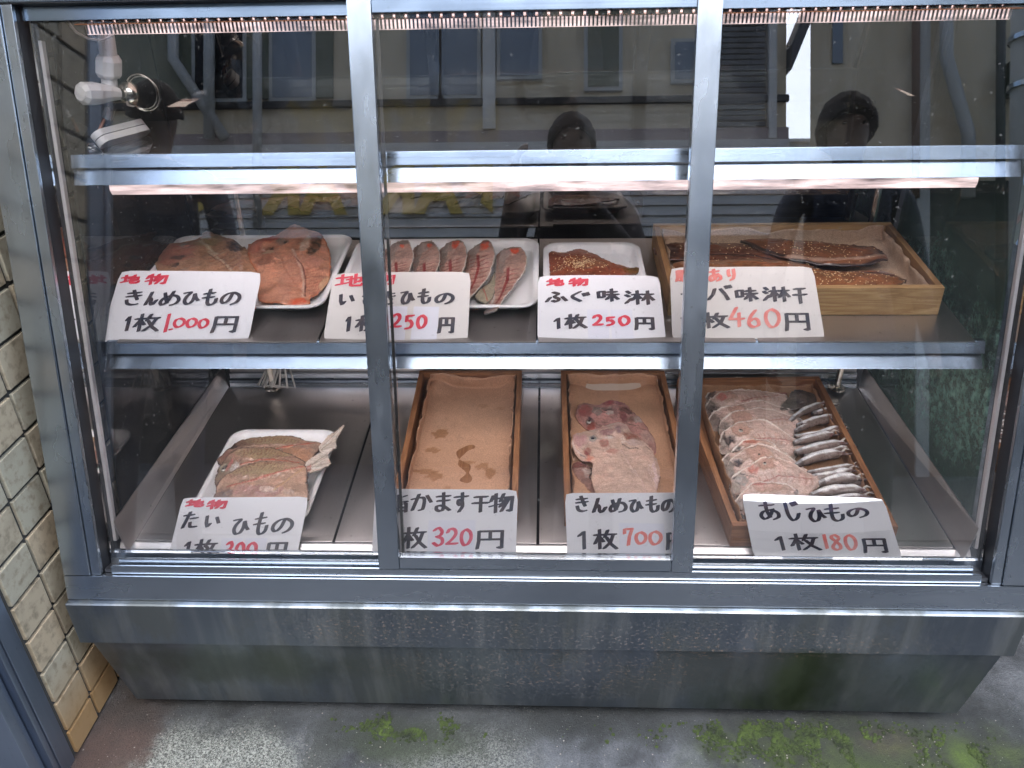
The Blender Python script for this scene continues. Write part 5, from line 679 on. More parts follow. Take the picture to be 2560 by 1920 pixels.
def wbox(label, PF, FL, FR, BR, BL, h, mats, group=BOXG, t=.012):
    cs = [Vector((*q, 0)) for q in (FL, FR, BR, BL)]; c = sum(cs, Vector())/4
    base = PF(c.x, c.y, 0); o = thing('wooden_box', label, 'wooden box', tuple(base), group)
    mx, my = mats
    def board(nm, a, b_, c_, d_, z0, z1, mt): MB().hexa([PF(p.x, p.y, z0) for p in (a, b_, c_, d_)]+[PF(p.x, p.y, z1) for p in (a, b_, c_, d_)]).build(nm, mt, o, bev=.0012)
    fl, fr, br, bl = cs
    def ins(p, q, d): return p+(q-p).normalized()*d
    # front and back full width, sides butt between
    ifl, ifr = ins(fl, bl, t), ins(fr, br, t); ibl, ibr = ins(bl, fl, t), ins(br, fr, t)
    board('end_board', fl, fr, ifr, ifl, .0006, h, mx); board('end_board', ibl, ibr, br, bl, .0006, h, mx)
    e = .0004
    a, b2 = ins(ifl, bl, e), ins(ibl, fl, e); board('side_board', a, ins(a, ifr, t), ins(b2, ibr, t), b2, .0006, h-.0006, my)
    a, b2 = ins(ifr, br, e), ins(ibr, fr, e); board('side_board', ins(a, ifl, t), a, b2, ins(b2, ibl, t), .0006, h-.0006, my)
    board('base_board', ins(ins(ifl, ifr, t+.0005), ins(ibl, ibr, t), .0005), ins(ins(ifr, ifl, t+.0005), ibr, .0005), ins(ins(ibr, ibl, t+.0005), ifr, .0005), ins(ins(ibl, ibr, t+.0005), ifl, .0005), .001, .0055, my)
    return o
OC = (M['woodo'], M['woodoy']); PL = (M['woodl'], M['woodly'])
wbox('wide pale pine box of glazed fillets on the middle shelf, behind the 460 yen card', SP, (.236, .322), (.742, .322), (.742, .610), (.236, .610), .056, PL)
wbox('empty cedar box lined with stained brown paper, behind the 320 yen card', FP, (-.300, .165), (-.052, .165), (-.055, .648), (-.309, .648), .052, OC)
wbox('cedar box with two pale split fish on brown paper, behind the 700 yen card', FP, (.040, .150), (.292, .150), (.294, .648), (.041, .648), .052, OC)
wbox('cedar box packed with rows of small horse mackerel, behind the 180 yen card', FP, (.352, .098), (.656, .098), (.660, .622), (.320, .612), .052, OC)
def nz(x, y, z=0): return mnoise.noise(Vector((x, y, z)))
def liner(label, PF, x0, x1, y0, y1, base, stains, seed, up=(.030, .030, .04, .02), wall=.0135, hc=.045, corner=()):
    nx, ny = 74, 110; m = MB(); m.c = []
    ex = .022
    for j in range(ny+1):
        for i in range(nx+1):
            u = -ex+(x1-x0+2*ex)*i/nx; v = -ex+(y1-y0+2*ex)*j/ny
            X = min(max(u, .0012), x1-x0-.0012); Y = min(max(v, .0012), y1-y0-.0012)
            z = .0064
            du = max(0, -u, u-(x1-x0)); dv = max(0, -v, v-(y1-y0))
            wav = .5+.5*nz((u+seed)*13, v*13, seed)
            wav2 = nz(u*40+seed, v*40, 2)
            if du or dv:
                up_ = max(du, dv); z += up_*1.45*(.70+.75*wav)
                ind = .002+.009*(up_/ex)*max(0, wav2+.3)
                if du: X = (ind if u < 0 else x1-x0-ind)
                if dv: Y = (ind if v < 0 else y1-y0-ind)
            edge = min(u if u > 0 else 0, (x1-x0-u) if u < x1-x0 else 0, v if v > 0 else 0, (y1-y0-v) if v < y1-y0 else 0)
            z += .0045*math.exp(-edge/.018)
            z += .0012*nz(u*25, v*25, seed)+.0028*(nz(u*9, v*3, seed+4)+.3)
            for cx, cy, r, hh in corner: z += hh*math.exp(-((u-cx)**2+(v-cy)**2)/(r*r))
            m.v.append(tuple(PF(x0+X, y0+Y, z)))
            c = np.array(base)*(1+.12*nz(u*8, v*20, seed)+.06*nz(u*60, v*60, 3))
            for cx, cy, rx, ry, s_ in stains:
                d = ((u-cx)/rx)**2+((v-cy)/ry)**2+1.1*nz(u*70, v*70, seed+cx*50)+.5*nz(u*160, v*160)
                k = min(1, max(0, (1.15-d)*4))*min(1, s_*.85); c = c*(1-k)+np.array((.27, .105, .02))*k
            m.c.append((*np.clip(c, 0, 1), 1))
    for j in range(ny):
        for i in range(nx): a = j*(nx+1)+i; m.f.append((a, a+1, a+nx+2, a+nx+1))
    o = m.build('paper_liner', M['paper'], smooth=True)
    sl = o.modifiers.new('thickness', 'SOLIDIFY'); sl.thickness = .0003
    return tag(o, label, 'paper', 'paper sheets lining the boxes')
liner('brown paper sheet with oily stains lining the empty wooden box', FP, -.284, -.068, .178, .635, (.60, .355, .225),
      [(.045, .27, .017, .016, .8), (.035, .205, .016, .010, .7), (.150, .150, .012, .012, .6), (.170, .13, .010, .018, .8), (.03, .13, .030, .007, .7), (.05, .115, .02, .012, .7), (.115, .165, .016, .006, .6), (.08, .07, .01, .014, .4), (.18, .37, .01, .008, .35), (.14, .38, .016, .008, .3)], 1.3,
      corner=((.02, .45, .028, .022), (.205, .45, .02, .018)))
liner('brown paper sheet under the two pale split fish', FP, .055, .278, .163, .635, (.58, .34, .21), [(.19, .07, .03, .01, .3), (.2, .1, .012, .03, .3)], 4.1, corner=((.02, .455, .03, .014), (.2, .455, .03, .014)))
liner('pale brown paper sheet under the glazed fillets in the pine box', SP, .252, .727, .336, .597, (.58, .42, .30), [(.43, .12, .03, .04, .3), (.06, .2, .05, .03, .5)], 7.7, corner=((.02, .25, .03, .02), (.45, .25, .03, .018)))
liner('brown paper sheet under the horse mackerel', FP, .366, .641, .112, .598, (.40, .22, .12), [], 9.2)
M['slip'] = plain('cream_slip', (.50, .42, .35), .6); wp = MB(); wp.hexa([FP(.10, .625, .010), FP(.24, .622, .010), FP(.235, .632, .026), FP(.105, .634, .028), FP(.10, .6255, .010), FP(.24, .6225, .010), FP(.235, .6325, .026), FP(.105, .6345, .028)])
tag(wp.build('paper_slip', M['slip']), 'pale slip of paper standing behind the two pale split fish', 'paper')

# ============================================================ FISH
def in_poly(px, py, poly):
    n = len(poly); ins = np.zeros(px.shape, bool); j = n-1
    for i in range(n):
        xi, yi = poly[i]; xj, yj = poly[j]
        c = ((yi > py) != (yj > py)) & (px < (xj-xi)*(py-yi)/(yj-yi+1e-12)+xi); ins ^= c; j = i
    return ins
def seg_d(px, py, pts):
    d = np.full(px.shape, 1e9); tt = np.zeros(px.shape); sd = np.zeros(px.shape); acc = 0
    for (x0, y0), (x1, y1) in zip(pts[:-1], pts[1:]):
        vx, vy = x1-x0, y1-y0; L2 = vx*vx+vy*vy+1e-12; L = math.sqrt(L2)
        t = np.clip(((px-x0)*vx+(py-y0)*vy)/L2, 0, 1); dx, dy = px-(x0+t*vx), py-(y0+t*vy); dd = np.hypot(dx, dy)
        m = dd < d; d = np.where(m, dd, d); tt = np.where(m, acc+t*L, tt); sd = np.where(m, (dx*vy-dy*vx)/L, sd); acc += L
    return d, tt/acc, sd, acc
_pn = np.random.RandomState(3)
def vnoise(x, y, seed=0, oct=3):
    out = np.zeros(x.shape); amp = 1; tot = 0
    for o in range(oct):
        rs = np.random.RandomState(seed*17+o); tab = rs.rand(64, 64)
        xs, ys = x*2**o+rs.rand()*50+1000, y*2**o+rs.rand()*50+1000; xi, yi = np.floor(xs).astype(int), np.floor(ys).astype(int); fx, fy = xs-xi, ys-yi
        fx = fx*fx*(3-2*fx); fy = fy*fy*(3-2*fy)
        a, b, c, d = tab[xi % 64, yi % 64], tab[(xi+1) % 64, yi % 64], tab[xi % 64, (yi+1) % 64], tab[(xi+1) % 64, (yi+1) % 64]
        out += amp*((a*(1-fx)+b*fx)*(1-fy)+(c*(1-fx)+d*fx)*fy); tot += amp; amp *= .55
    return out/tot
def catmull(pts, k=6):
    n = len(pts); out = []
    for i in range(n):
        p0, p1, p2, p3 = (np.array(pts[(i+j) % n], float) for j in (-1, 0, 1, 2))
        for q in range(k):
            t = q/k; out.append(.5*((2*p1)+(-p0+p2)*t+(2*p0-5*p1+4*p2-p3)*t*t+(-p0+3*p1-3*p2+p3)*t**3))
    return np.array(out)
def make_fish(idx, spec, name, parent=None, label=None, group=None, cat='dried fish', thick=.0075):
    nm, plane, c, kx, ky, ol, base, feats, ex = spec
    PF = SP if plane == 'S' else FP
    ol = catmull(ol, 6); NA = 150; NR = 46
    # even boundary resample
    seg = np.hypot(*(np.roll(ol, -1, 0)-ol).T); cs = np.concatenate([[0], np.cumsum(seg)]); tt = np.linspace(0, cs[-1], NA, endpoint=False)
    cl = np.vstack([ol, ol[:1]]); bx, by = np.interp(tt, cs, cl[:, 0]), np.interp(tt, cs, cl[:, 1])
    jit = (vnoise(bx*330, by*330, idx, 3)-.5)*.0060; cen = np.array([bx.mean(), by.mean()])
    rl = np.hypot(bx-cen[0], by-cen[1]); bx += (bx-cen[0])/rl*jit; by += (by-cen[1])/rl*jit
    rr = (np.arange(1, NR+1)/NR)**.85
    X = cen[0]+(bx-cen[0])[None, :]*rr[:, None]; Y = cen[1]+(by-cen[1])[None, :]*rr[:, None]
    x = np.concatenate([[cen[0]], X.ravel()]); y = np.concatenate([[cen[1]], Y.ravel()])
    bd, _, _, _ = seg_d(x, y, [tuple(p) for p in zip(np.append(bx, bx[0]), np.append(by, by[0]))][::2]+[(bx[0], by[0])])
    n_ = .25; 
    for f in feats:
        if f[0] == 'n': n_ = f[1]
    nA = vnoise(x*55, y*55, idx+1, 4); nB = vnoise(x*190, y*190, idx+2, 3); nW = vnoise(x*120, y*120, idx+5, 3); fib = vnoise(x*60, y*500, idx+7, 2)
    col = np.ones((len(x), 3))*np.array(base)[None, :]
    col *= (1+n_*3.4*(nA-.5)+n_*1.6*(nB-.5)+.5*(fib-.5))[:, None]
    col[:, 1:] *= (1-.12*np.clip(nA-.55, 0, 1)*3)[:, None]
    h = thick*np.clip(bd/.034, 0, 1)**.6*(.55+.9*vnoise(x*30, y*30, idx+3, 2))+.0034*(nA-.5)+.0015*(nB-.5)
    wx = (vnoise(x*70, y*70, idx+21, 2)-.5)*.006+(vnoise(x*240, y*240, idx+22, 2)-.5)*.003; wy = (vnoise(x*70, y*70, idx+23, 2)-.5)*.006+(vnoise(x*240, y*240, idx+24, 2)-.5)*.003
    inner = np.clip((nB-.25)*3, .65, 1)
    def blend(m, cc): 
        nonlocal col
        m = np.clip(m, 0, 1)[:, None]; col = col*(1-m)+np.array(cc)[None, :]*m*(1+.35*(nB-.5))[:, None]
    for f in feats:
        if f[0] == 'p':
            (cx, cy), (rx, ry) = f[1], f[2]; d = np.hypot((x+wx-cx)/max(rx, .001), (y+wy-cy)/max(ry, .001)); d += (nW-.5)*.9
            m = np.clip((1.15-d)/.34, 0, 1); blend(m*inner, f[3]); dark = sum(f[3]) < .2
            h += m*(-.0018 if dark else .0012)+(.0018*np.exp(-((d-1.1)/.16)**2))
        elif f[0] == 'l':
            d, t, s, L = seg_d(x, y, f[1]); ww = f[2]*.5*(1-.35*t); d = d+(nW-.5)*.0022
            m = np.clip((ww*1.25+.0004-d)/(ww*.5+.0005), 0, 1); blend(m*.92, f[3]); h += m*(.0014 if sum(f[3]) > .35 else -.0012)
        elif f[0] == 'r':
            d, t, s, L = seg_d(x, y, f[1]); lim = np.where(s > 0, f[2], f[3]); n = f[4]
            ph = np.cos(2*math.pi*(t*n+np.abs(s)*26+(nW-.5)*.5)); m = np.clip((ph-.45)*2.2, 0, 1)*np.clip((lim-np.abs(s))/(.25*lim+1e-6), 0, 1)*(t > .01)*(t < .99)
            blend(m*.8, f[5]); h -= m*.0009
        elif f[0] == 'e':
            ww = f[1]*.5*(.6+.9*nA); m = np.clip((ww-bd)/(ww*.5)+.2, 0, 1); blend(m*.85, f[2])
    curl = .0035*np.clip(vnoise(x*22, y*22, idx+11, 2)-.45, 0, 1)*np.exp(-bd/.008)*4
    zz = h+curl+kx*x+ky*y
    zz = np.maximum(zz, .0075-c[2]+.0)
    bot = zz-.0016-np.clip(h, 0, 1)*.7
    N = len(x)
    top = [tuple(PF(c[0]+x[i], c[1]+y[i], c[2]+zz[i])) for i in range(N)]
    rim = range(N-NA, N)
    m = MB(); m.v = top+[tuple(PF(c[0]+x[i], c[1]+y[i], c[2]+zz[i]-.0032)) for i in rim]+[tuple(PF(c[0]+cen[0], c[1]+cen[1], c[2]+float(bot[0])))]
    for k in range(NA): m.f.append((0, 1+k, 1+(k+1) % NA))
    for r_ in range(NR-1):
        o0 = 1+r_*NA
        for k in range(NA): k2 = (k+1) % NA; m.f.append((o0+k, o0+NA+k, o0+NA+k2, o0+k2))
    o1 = 1+(NR-1)*NA
    for k in range(NA): k2 = (k+1) % NA; m.f.append((o1+k, N+k, N+k2, o1+k2)); m.f.append((N+k, N+NA, N+k2))
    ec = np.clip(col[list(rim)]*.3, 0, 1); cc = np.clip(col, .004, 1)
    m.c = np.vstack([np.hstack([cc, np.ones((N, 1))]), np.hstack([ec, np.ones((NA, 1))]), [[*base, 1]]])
    o = m.build(name, M['glaze'] if ex.get('gloss') else M['flesh'], parent, smooth=True)
    if label: tag(o, label, cat, group)
    if 'seeds' in ex:
        (sx, sy), rx, ry, n = ex['seeds']; sm = MB(); rs = random.Random(idx)
        tree_x = np.array([v[0]-c[0] for v in top]); tree_y = np.array([v[1]-c[1] for v in top])
        for q in range(n):
            ax_, ay_ = rs.gauss(0, .5)*rx+sx, rs.gauss(0, .5)*ry+sy
            if q % 4 == 0: ax_, ay_ = rs.uniform(tree_x.min(), tree_x.max()), rs.uniform(tree_y.min(), tree_y.max())
            i = int(np.argmin((tree_x-ax_)**2+(tree_y-ay_)**2))
            if bd[i] < .002: continue
            p = Vector(top[i]); a = rs.uniform(0, math.pi); d = Vector((math.cos(a), math.sin(a), 0))*.0021; e = Vector((-math.sin(a), math.cos(a), 0))*.0012
            b0 = len(sm.v); sm.v += [tuple(p+d), tuple(p+e+Vector((0, 0, .0008))), tuple(p-d), tuple(p-e+Vector((0, 0, .0008))), tuple(p+Vector((0, 0, .0013))), tuple(p-Vector((0, 0, .0006)))]
            sm.f += [(b0, b0+1, b0+4), (b0+1, b0+2, b0+4), (b0+2, b0+3, b0+4), (b0+3, b0, b0+4), (b0+1, b0, b0+5), (b0+2, b0+1, b0+5), (b0+3, b0+2, b0+5), (b0, b0+3, b0+5)]
        so_ = sm.build('sesame_seeds', M['seed'], o); so_['kind'] = 'stuff'
    return o
FS = {f[0]: f for f in FISH}
def eye(parent, spec, lx, ly, r, h=.004, pupil=.55):
    nm, plane, c, kx, ky = spec[:5]; PF = SP if plane == 'S' else FP
    p = PF(c[0]+lx, c[1]+ly, c[2]+h+kx*lx+ky*ly)
    def ball(rr, zz, sq):
        m = MB(); n = 12
        for i in range(6):
            t = math.pi/2*i/5.0
            for k in range(n): m.v.append((p.x+rr*math.cos(t)*math.cos(2*math.pi*k/n), p.y+rr*math.cos(t)*math.sin(2*math.pi*k/n), p.z+zz+rr*sq*math.sin(t)))
        for i in range(5):
            for k in range(n): m.f.append((i*n+k, i*n+(k+1) % n, (i+1)*n+(k+1) % n, (i+1)*n+k))
        m.f.append(tuple(range(n))[::-1]); return m
    e = ball(r, 0, .6).build('eye', M['eyew'], parent, smooth=True); ball(r*pupil, r*.38, .5).build('pupil', M['eyeb'], e, smooth=True)
M['eyew'] = plain('eye_ring', (.34, .32, .28), .2, coat=.5); M['eyeb'] = plain('eye_pupil', (.012, .013, .02), .08, coat=1)
LAB = {
 'K1': ('split_fish', 'left split red fish in the large foam tray, half hidden by its card', 'split red fish in the large foam tray'),
 'K2': ('split_fish', 'split red fish at the right of the large foam tray with its ribbed spine showing', 'split red fish in the large foam tray'),
 'I1': ('split_fish', 'split grey fish right beside the left door post, first of the overlapping row', 'row of split grey fish'),
 'I2': ('split_fish', 'split grey fish second from the left door post in the overlapping row', 'row of split grey fish'),
 'I3': ('split_fish', 'split grey fish in the middle of the overlapping row of five', 'row of split grey fish'),
 'I4': ('split_fish', 'split grey fish second from the right in the overlapping row of five', 'row of split grey fish'),
 'I5': ('split_fish', 'rightmost split grey fish of the row with dark red bloodline and grey tail', 'row of split grey fish'),
 'I6': ('split_fish', 'pale split fish lying beneath the two rightmost fish of the row', 'row of split grey fish'),
 'FG': ('glazed_fish', 'dark brown glazed fish sprinkled thickly with sesame in the small foam tray', None),
 'SA': ('glazed_fillet', 'long sesame glazed fillet with black skin edge at the back of the pine box', 'glazed fillets in the pine box'),
 'SB': ('glazed_fillet', 'dark glazed fillet at the back left of the pine box behind the door post', 'glazed fillets in the pine box'),
 'SC': ('glazed_fillet', 'orange brown glazed fillet at the front of the pine box behind the 460 yen card', 'glazed fillets in the pine box'),
 'T1': ('split_bream', 'split sea bream at the back of the lower foam tray with tail raised highest', 'split sea bream in the lower tray'),
 'T2': ('split_bream', 'middle split sea bream of three in the lower foam tray with round eye showing', 'split sea bream in the lower tray'),
 'T3': ('split_bream', 'front split sea bream of three in the lower foam tray, touching the 300 yen card', 'split sea bream in the lower tray'),
 'N1': ('split_fish', 'rear split fish with dark red head in the cedar box behind the 700 yen card', 'pale split fish in the cedar box'),
 'N2': ('split_fish', 'large pale split fish with blue eye at the front of the cedar box', 'pale split fish in the cedar box'),
 'N3': ('split_fish', 'third split fish, only its dark cheek showing under the large pale one', 'pale split fish in the cedar box'),
 'S0': ('dried_mackerel', 'blackish dried fish at the back right corner of the mackerel box', 'folded silver mackerel down the right side of the box'),
 'S00': ('dried_mackerel', 'small red scrap of dried fish at the back of the mackerel box', None),
 'AH1': ('dried_mackerel', 'dark mackerel head just left of the top corner of the 180 yen card', 'split mackerel down the left side of the box'),
 'AH2': ('dried_mackerel', 'dark mackerel head lowest at the left of the 180 yen card', 'split mackerel down the left side of the box'),
 'AH3': ('dried_mackerel', 'dark mackerel head pressed to the left board in the upper part of the box', 'split mackerel down the left side of the box')}
ordn = ['first', 'second', 'third', 'fourth', 'fifth', 'sixth', 'seventh', 'eighth', 'ninth', 'tenth', 'eleventh', 'twelfth', 'thirteenth', 'fourteenth', 'fifteenth', 'sixteenth']
for i in range(1, 10):
    LAB['A%d' % i] = ('split_mackerel', 'pale split mackerel, %s from the back in the left row of the box' % ordn[i-1], 'split mackerel down the left side of the box')
made = {}
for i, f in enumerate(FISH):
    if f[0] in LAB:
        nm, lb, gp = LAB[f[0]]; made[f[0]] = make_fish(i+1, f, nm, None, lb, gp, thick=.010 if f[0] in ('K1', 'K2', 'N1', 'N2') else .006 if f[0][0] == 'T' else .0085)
make_fish(60, FS['TF1'], 'tail_fin', made['T1'], thick=.001); make_fish(61, FS['TF2'], 'tail_fin', made['T2'], thick=.001)
def fe(k, fx, fy, r, **kw):     # eye at a fraction of the local bounding box
    P = np.array(FS[k][5]); lo_, hi_ = P.min(0), P.max(0); eye(made[k], FS[k], lo_[0]+(hi_[0]-lo_[0])*fx, lo_[1]+(hi_[1]-lo_[1])*fy, r, **kw)
def pe(k, i, r, **kw):          # eye on the i-th patch feature
    ps = [f for f in FS[k][7] if f[0] == 'p']; q = ps[i][1]; eye(made[k], FS[k], q[0], q[1], r, **kw)
pe('N2', 1, .0085, h=.008); pe('N1', 1, .0065, h=.006); pe('T2', 1, .0058, h=.006, pupil=.5); pe('T1', 2, .004, h=.005); pe('I1', 2, .0045, h=.006)
pe('A7', 2, .0062, h=.005); pe('A5', 2, .006, h=.005); pe('A4', 2, .0048, h=.005); pe('A8', 2, .0055, h=.006); pe('A2', 2, .005, h=.004)
M['jaw'] = plain('jaw_bone', (.50, .46, .42), .35, coat=.4); M['jaw2'] = plain('dark_jaw', (.09, .05, .045), .35, coat=.4)
# folded silver mackerel
M['scale'] = attrmat('silver_skin', .28, .5, 0, .2)
for i, (x0, y0, x1, y1, r, off) in enumerate(TUBES):
    a, b_ = np.array([x0, y0]), np.array([x1, y1]); dv = b_-a; L = np.hypot(*dv); dv /= L; pv = np.array([-dv[1], dv[0]])
    n, q = 34, 18; m = MB(); m.c = []; r = max(r, .0048)*random.uniform(1.2, 1.75); bend = random.uniform(-.007, .012); sd0 = i*3.1
    for j in range(n+1):
        t = j/n; w_ = r*(.30+.85*math.sin(math.pi*min(1, t*.62+.12))**.8)*(1 if t < .82 else 1-(t-.82)*3.6)
        cx, cy = a+dv*L*t+pv*bend*math.sin(math.pi*t)
        for k in range(q):
            an = 2*math.pi*k/q; ca, sa = math.cos(an), math.sin(an)
            wob = 1+.22*nz(t*5, an, sd0)
            ox, oz = w_*ca*wob, w_*.95*sa*wob
            p = FP(cx+pv[0]*ox, cy+pv[1]*ox, off*.62+.008+oz*1.0+.006*t); m.v.append(tuple(p))
            g_ = nz(t*9, an*1.3, sd0+5); top_ = max(0, sa*.85+ca*.50)
            back = np.array((.045, .04, .042))*(1+.8*nz(t*4, an*3, sd0)); bel = np.array((.92, .94, .98)); mid = np.array((.19, .14, .12))
            e = min(1, max(0, (top_-.50+.16*g_)*6)); cc = (mid if sa > -.1 and ca < .2 else back)*(1-e)+bel*e
            cc = cc*(1+.35*g_)
            if t > .80: kk = min(1, (t-.80)*9)*(.55+.45*nz(t*20, an*2, sd0)); kk = min(1, max(0, kk)); cc = cc*(1-kk)+np.array((.16, .035, .03) if g_ < .12 else (.5, .46, .42))*kk
            if t < .12: cc = cc*.5
            m.c.append((*np.clip(cc, .01, 1), 1))
    for j in range(n):
        for k in range(q): m.f.append((j*q+k, j*q+(k+1) % q, (j+1)*q+(k+1) % q, (j+1)*q+k))
    m.f += [tuple(range(q))[::-1], tuple(n*q+k for k in range(q))]
    o = m.build('folded_mackerel', M['scale'], smooth=True)
    tag(o, 'folded silver mackerel, %s from the back in the right row of the box' % ordn[i], 'dried fish', 'folded silver mackerel down the right side of the box')
    # open jaws at the right end
    for s_ in (-1, 1):
        p0 = a+dv*L*.93+pv*s_*r*.35; p1 = a+dv*(L+.006)+pv*s_*r*.95; p2 = a+dv*(L+.016)+pv*s_*r*.45
        jm = MB(); z = off*.62+.014
        jm.tube([FP(*p0, z), FP(*p1, z+.003), FP(*p2, z+.001)], [r*.28, r*.24, r*.08], 8); jm.build('jaw', M['jaw'] if s_ > 0 else M['jaw2'], o, smooth=True)
# ============================================================ PRICE CARDS
GL = {
'地': [[(0,.32),(.42,.26)],[(.2,.05),(.2,.76)],[(0,.88),(.42,.72)],[(.4,.45),(.92,.28),(.9,.62),(.78,.6)],[(.70,.02),(.70,.74)],[(.53,.2),(.53,.9),(.62,.96),(.95,.94),(.98,.76)]],
'物': [[(.12,.12),(.02,.42)],[(.08,.3),(.42,.25)],[(.24,.02),(.24,1)],[(0,.68),(.42,.56)],[(.58,.02),(.44,.42)],[(.52,.22),(.98,.18),(.93,.92),(.78,.88)],[(.70,.25),(.44,.7)],[(.84,.25),(.5,.94)]],
'枚': [[(0,.28),(.42,.26)],[(.22,0),(.22,1)],[(.2,.32),(0,.74)],[(.24,.4),(.4,.62)],[(.60,.02),(.46,.38)],[(.52,.24),(.96,.22)],[(.85,.24),(.72,.65),(.42,.98)],[(.54,.40),(.74,.74),(1,.98)]],
'円': [[(.05,.04),(.05,.6),(0,1)],[(.05,.05),(.97,.03),(.97,.96),(.82,.92)],[(.5,.06),(.5,.5)],[(.06,.5),(.95,.48)]],
'味': [[(0,.25),(.02,.72)],[(0,.25),(.3,.22),(.28,.68)],[(.02,.7),(.3,.68)],[(.44,.26),(.92,.24)],[(.38,.48),(1,.46)],[(.68,.02),(.68,1)],[(.66,.5),(.42,.86)],[(.7,.5),(1,.84)]],
'淋': [[(.05,.06),(.15,.2)],[(0,.34),(.12,.46)],[(0,.95),(.2,.6)],[(.25,.3),(.58,.28)],[(.42,.02),(.42,1)],[(.4,.32),(.24,.72)],[(.44,.4),(.55,.58)],[(.62,.28),(.98,.26)],[(.8,.02),(.8,1)],[(.78,.32),(.62,.72)],[(.82,.36),(1,.68)]],
'脂': [[(.08,.05),(.08,.7),(0,1)],[(.08,.06),(.36,.05),(.36,.95),(.28,.93)],[(.1,.35),(.34,.34)],[(.1,.6),(.34,.6)],[(.9,.05),(.55,.2)],[(.52,.02),(.52,.35),(.6,.42),(.95,.4)],[(.52,.52),(.52,1)],[(.52,.53),(.92,.52),(.92,1)],[(.54,.74),(.9,.74)],[(.54,.96),(.9,.96)]],
'干': [[(.12,.08),(.9,.06)],[(0,.46),(1,.44)],[(.5,.08),(.5,1)]],
'き': [[(.12,.2),(.85,.14)],[(.08,.42),(.9,.35)],[(.42,0),(.56,.3),(.74,.62)],[(.1,.66),(.2,.9),(.5,.98),(.78,.93)]],
'ん': [[(.42,0),(.25,.5),(.05,.98)],[(.12,.80),(.36,.48),(.5,.6),(.52,.88),(.70,.97),(1,.62)]],
'め': [[(.15,.12),(.25,.5),(.38,.85)],[(.62,0),(.40,.72),(.14,1),(0,.82),(.15,.5),(.5,.3),(.85,.35),(1,.62),(.88,.9),(.62,1)]],
'ひ': [[(0,.12),(.40,.08),(.16,.42),(.08,.75),(.25,.98),(.5,.92),(.66,.62),(.68,.2)],[(.70,.2),(.82,.5),(1,.70)]],
'も': [[(.42,0),(.36,.6),(.42,.92),(.65,1),(.9,.85),(.95,.6)],[(.1,.28),(.74,.22)],[(.05,.54),(.72,.49)]],
'の': [[(.54,.12),(.42,.62),(.2,.9),(.02,.74),(.06,.4),(.3,.12),(.6,.03),(.9,.2),(.98,.5),(.85,.82),(.62,1)]],
'い': [[(.05,.05),(.08,.6),(.2,.95),(.36,.7)],[(.76,.15),(.95,.62)]],
'さ': [[(.05,.28),(.95,.2)],[(.42,0),(.75,.6)],[(.15,.62),(.25,.9),(.55,1),(.8,.94)]],
'ふ': [[(.35,.02),(.60,.16)],[(.60,.24),(.40,.46),(.62,.70),(.5,.95),(.3,.86)],[(.18,.55),(0,.92)],[(.80,.5),(1,.86)]],
'ぐ': [[(.5,0),(.05,.5),(.5,1)],[(.68,.2),(.75,.44)],[(.90,.12),(.97,.36)]],
'あ': [[(.1,.2),(.8,.15)],[(.42,0),(.40,.5),(.5,.88)],[(.74,.4),(.5,.8),(.18,1),(.02,.8),(.2,.55),(.6,.45),(.95,.6),(.95,.86),(.7,1)]],
'り': [[(.15,.05),(.12,.45),(.24,.62)],[(.8,0),(.85,.5),(.7,.85),(.4,1)]],
'サ': [[(0,.3),(1,.28)],[(.28,.05),(.3,.6)],[(.72,0),(.72,.5),(.4,1)]],
'バ': [[(.3,.2),(.2,.6),(0,.95)],[(.55,.2),(.75,.6),(.85,.95)],[(.78,0),(.84,.14)],[(.95,-.05),(1,.09)]],
'た': [[(0,.22),(.62,.16)],[(.35,0),(.02,1)],[(.5,.4),(.92,.36)],[(.48,.66),(.55,.92),(.95,.92)]],
'か': [[(0,.32),(.6,.25),(.58,.85),(.4,.95)],[(.35,.05),(.02,.95)],[(.78,.12),(1,.48)]],
'ま': [[(.08,.2),(.92,.17)],[(.12,.44),(.88,.41)],[(.5,0),(.52,.8),(.35,1),(.05,.92),(.1,.72),(.5,.72),(.95,.95)]],
'す': [[(0,.22),(1,.18)],[(.58,0),(.58,.45),(.45,.65),(.25,.55),(.32,.36),(.55,.4),(.62,.7),(.35,1)]],
'じ': [[(.1,.05),(.15,.7),(.4,.98),(.75,.85),(.95,.6)],[(.55,.02),(.66,.18)],[(.82,-.03),(.92,.12)]],
'1': [[(0,.28),(.65,.03)],[(.65,.03),(.65,1)]], 'I': [[(.5,0),(.5,1)]],
'2': [[(.05,.25),(.3,.02),(.75,.08),(.85,.35),(.5,.70),(.02,.97)],[(.02,.97),(1,.95)]],
'3': [[(.1,.15),(.5,0),(.85,.2),(.7,.42),(.35,.48)],[(.35,.48),(.85,.6),(.9,.85),(.5,1),(.05,.85)]],
'4': [[(.55,0),(.02,.62)],[(.02,.62),(1,.6)],[(.70,.3),(.64,1)]],
'5': [[(.12,.05),(.12,.45)],[(.12,.45),(.55,.4),(.9,.65),(.65,.95),(.1,1)],[(.15,.06),(.95,.02)]],
'6': [[(.7,0),(.2,.4),(.02,.8),(.35,1),(.85,.9),(.85,.6),(.5,.5),(.1,.68)]],
'7': [[(0,.3),(.02,.05)],[(.02,.05),(.95,.02)],[(.95,.02),(.6,.5),(.45,1)]],
'8': [[(.85,.15),(.45,0),(.15,.2),(.8,.65),(.75,.95),(.3,1),(.1,.78),(.85,.25)]],
'0': [[(.5,0),(.1,.2),(0,.6),(.25,.97),(.65,.97),(1,.6),(.92,.2),(.5,0)]],
'.': [[(.3,.5),(.7,.5)]]}
KANJI = set('地物枚円味淋脂干サバ14いりふ7I.')
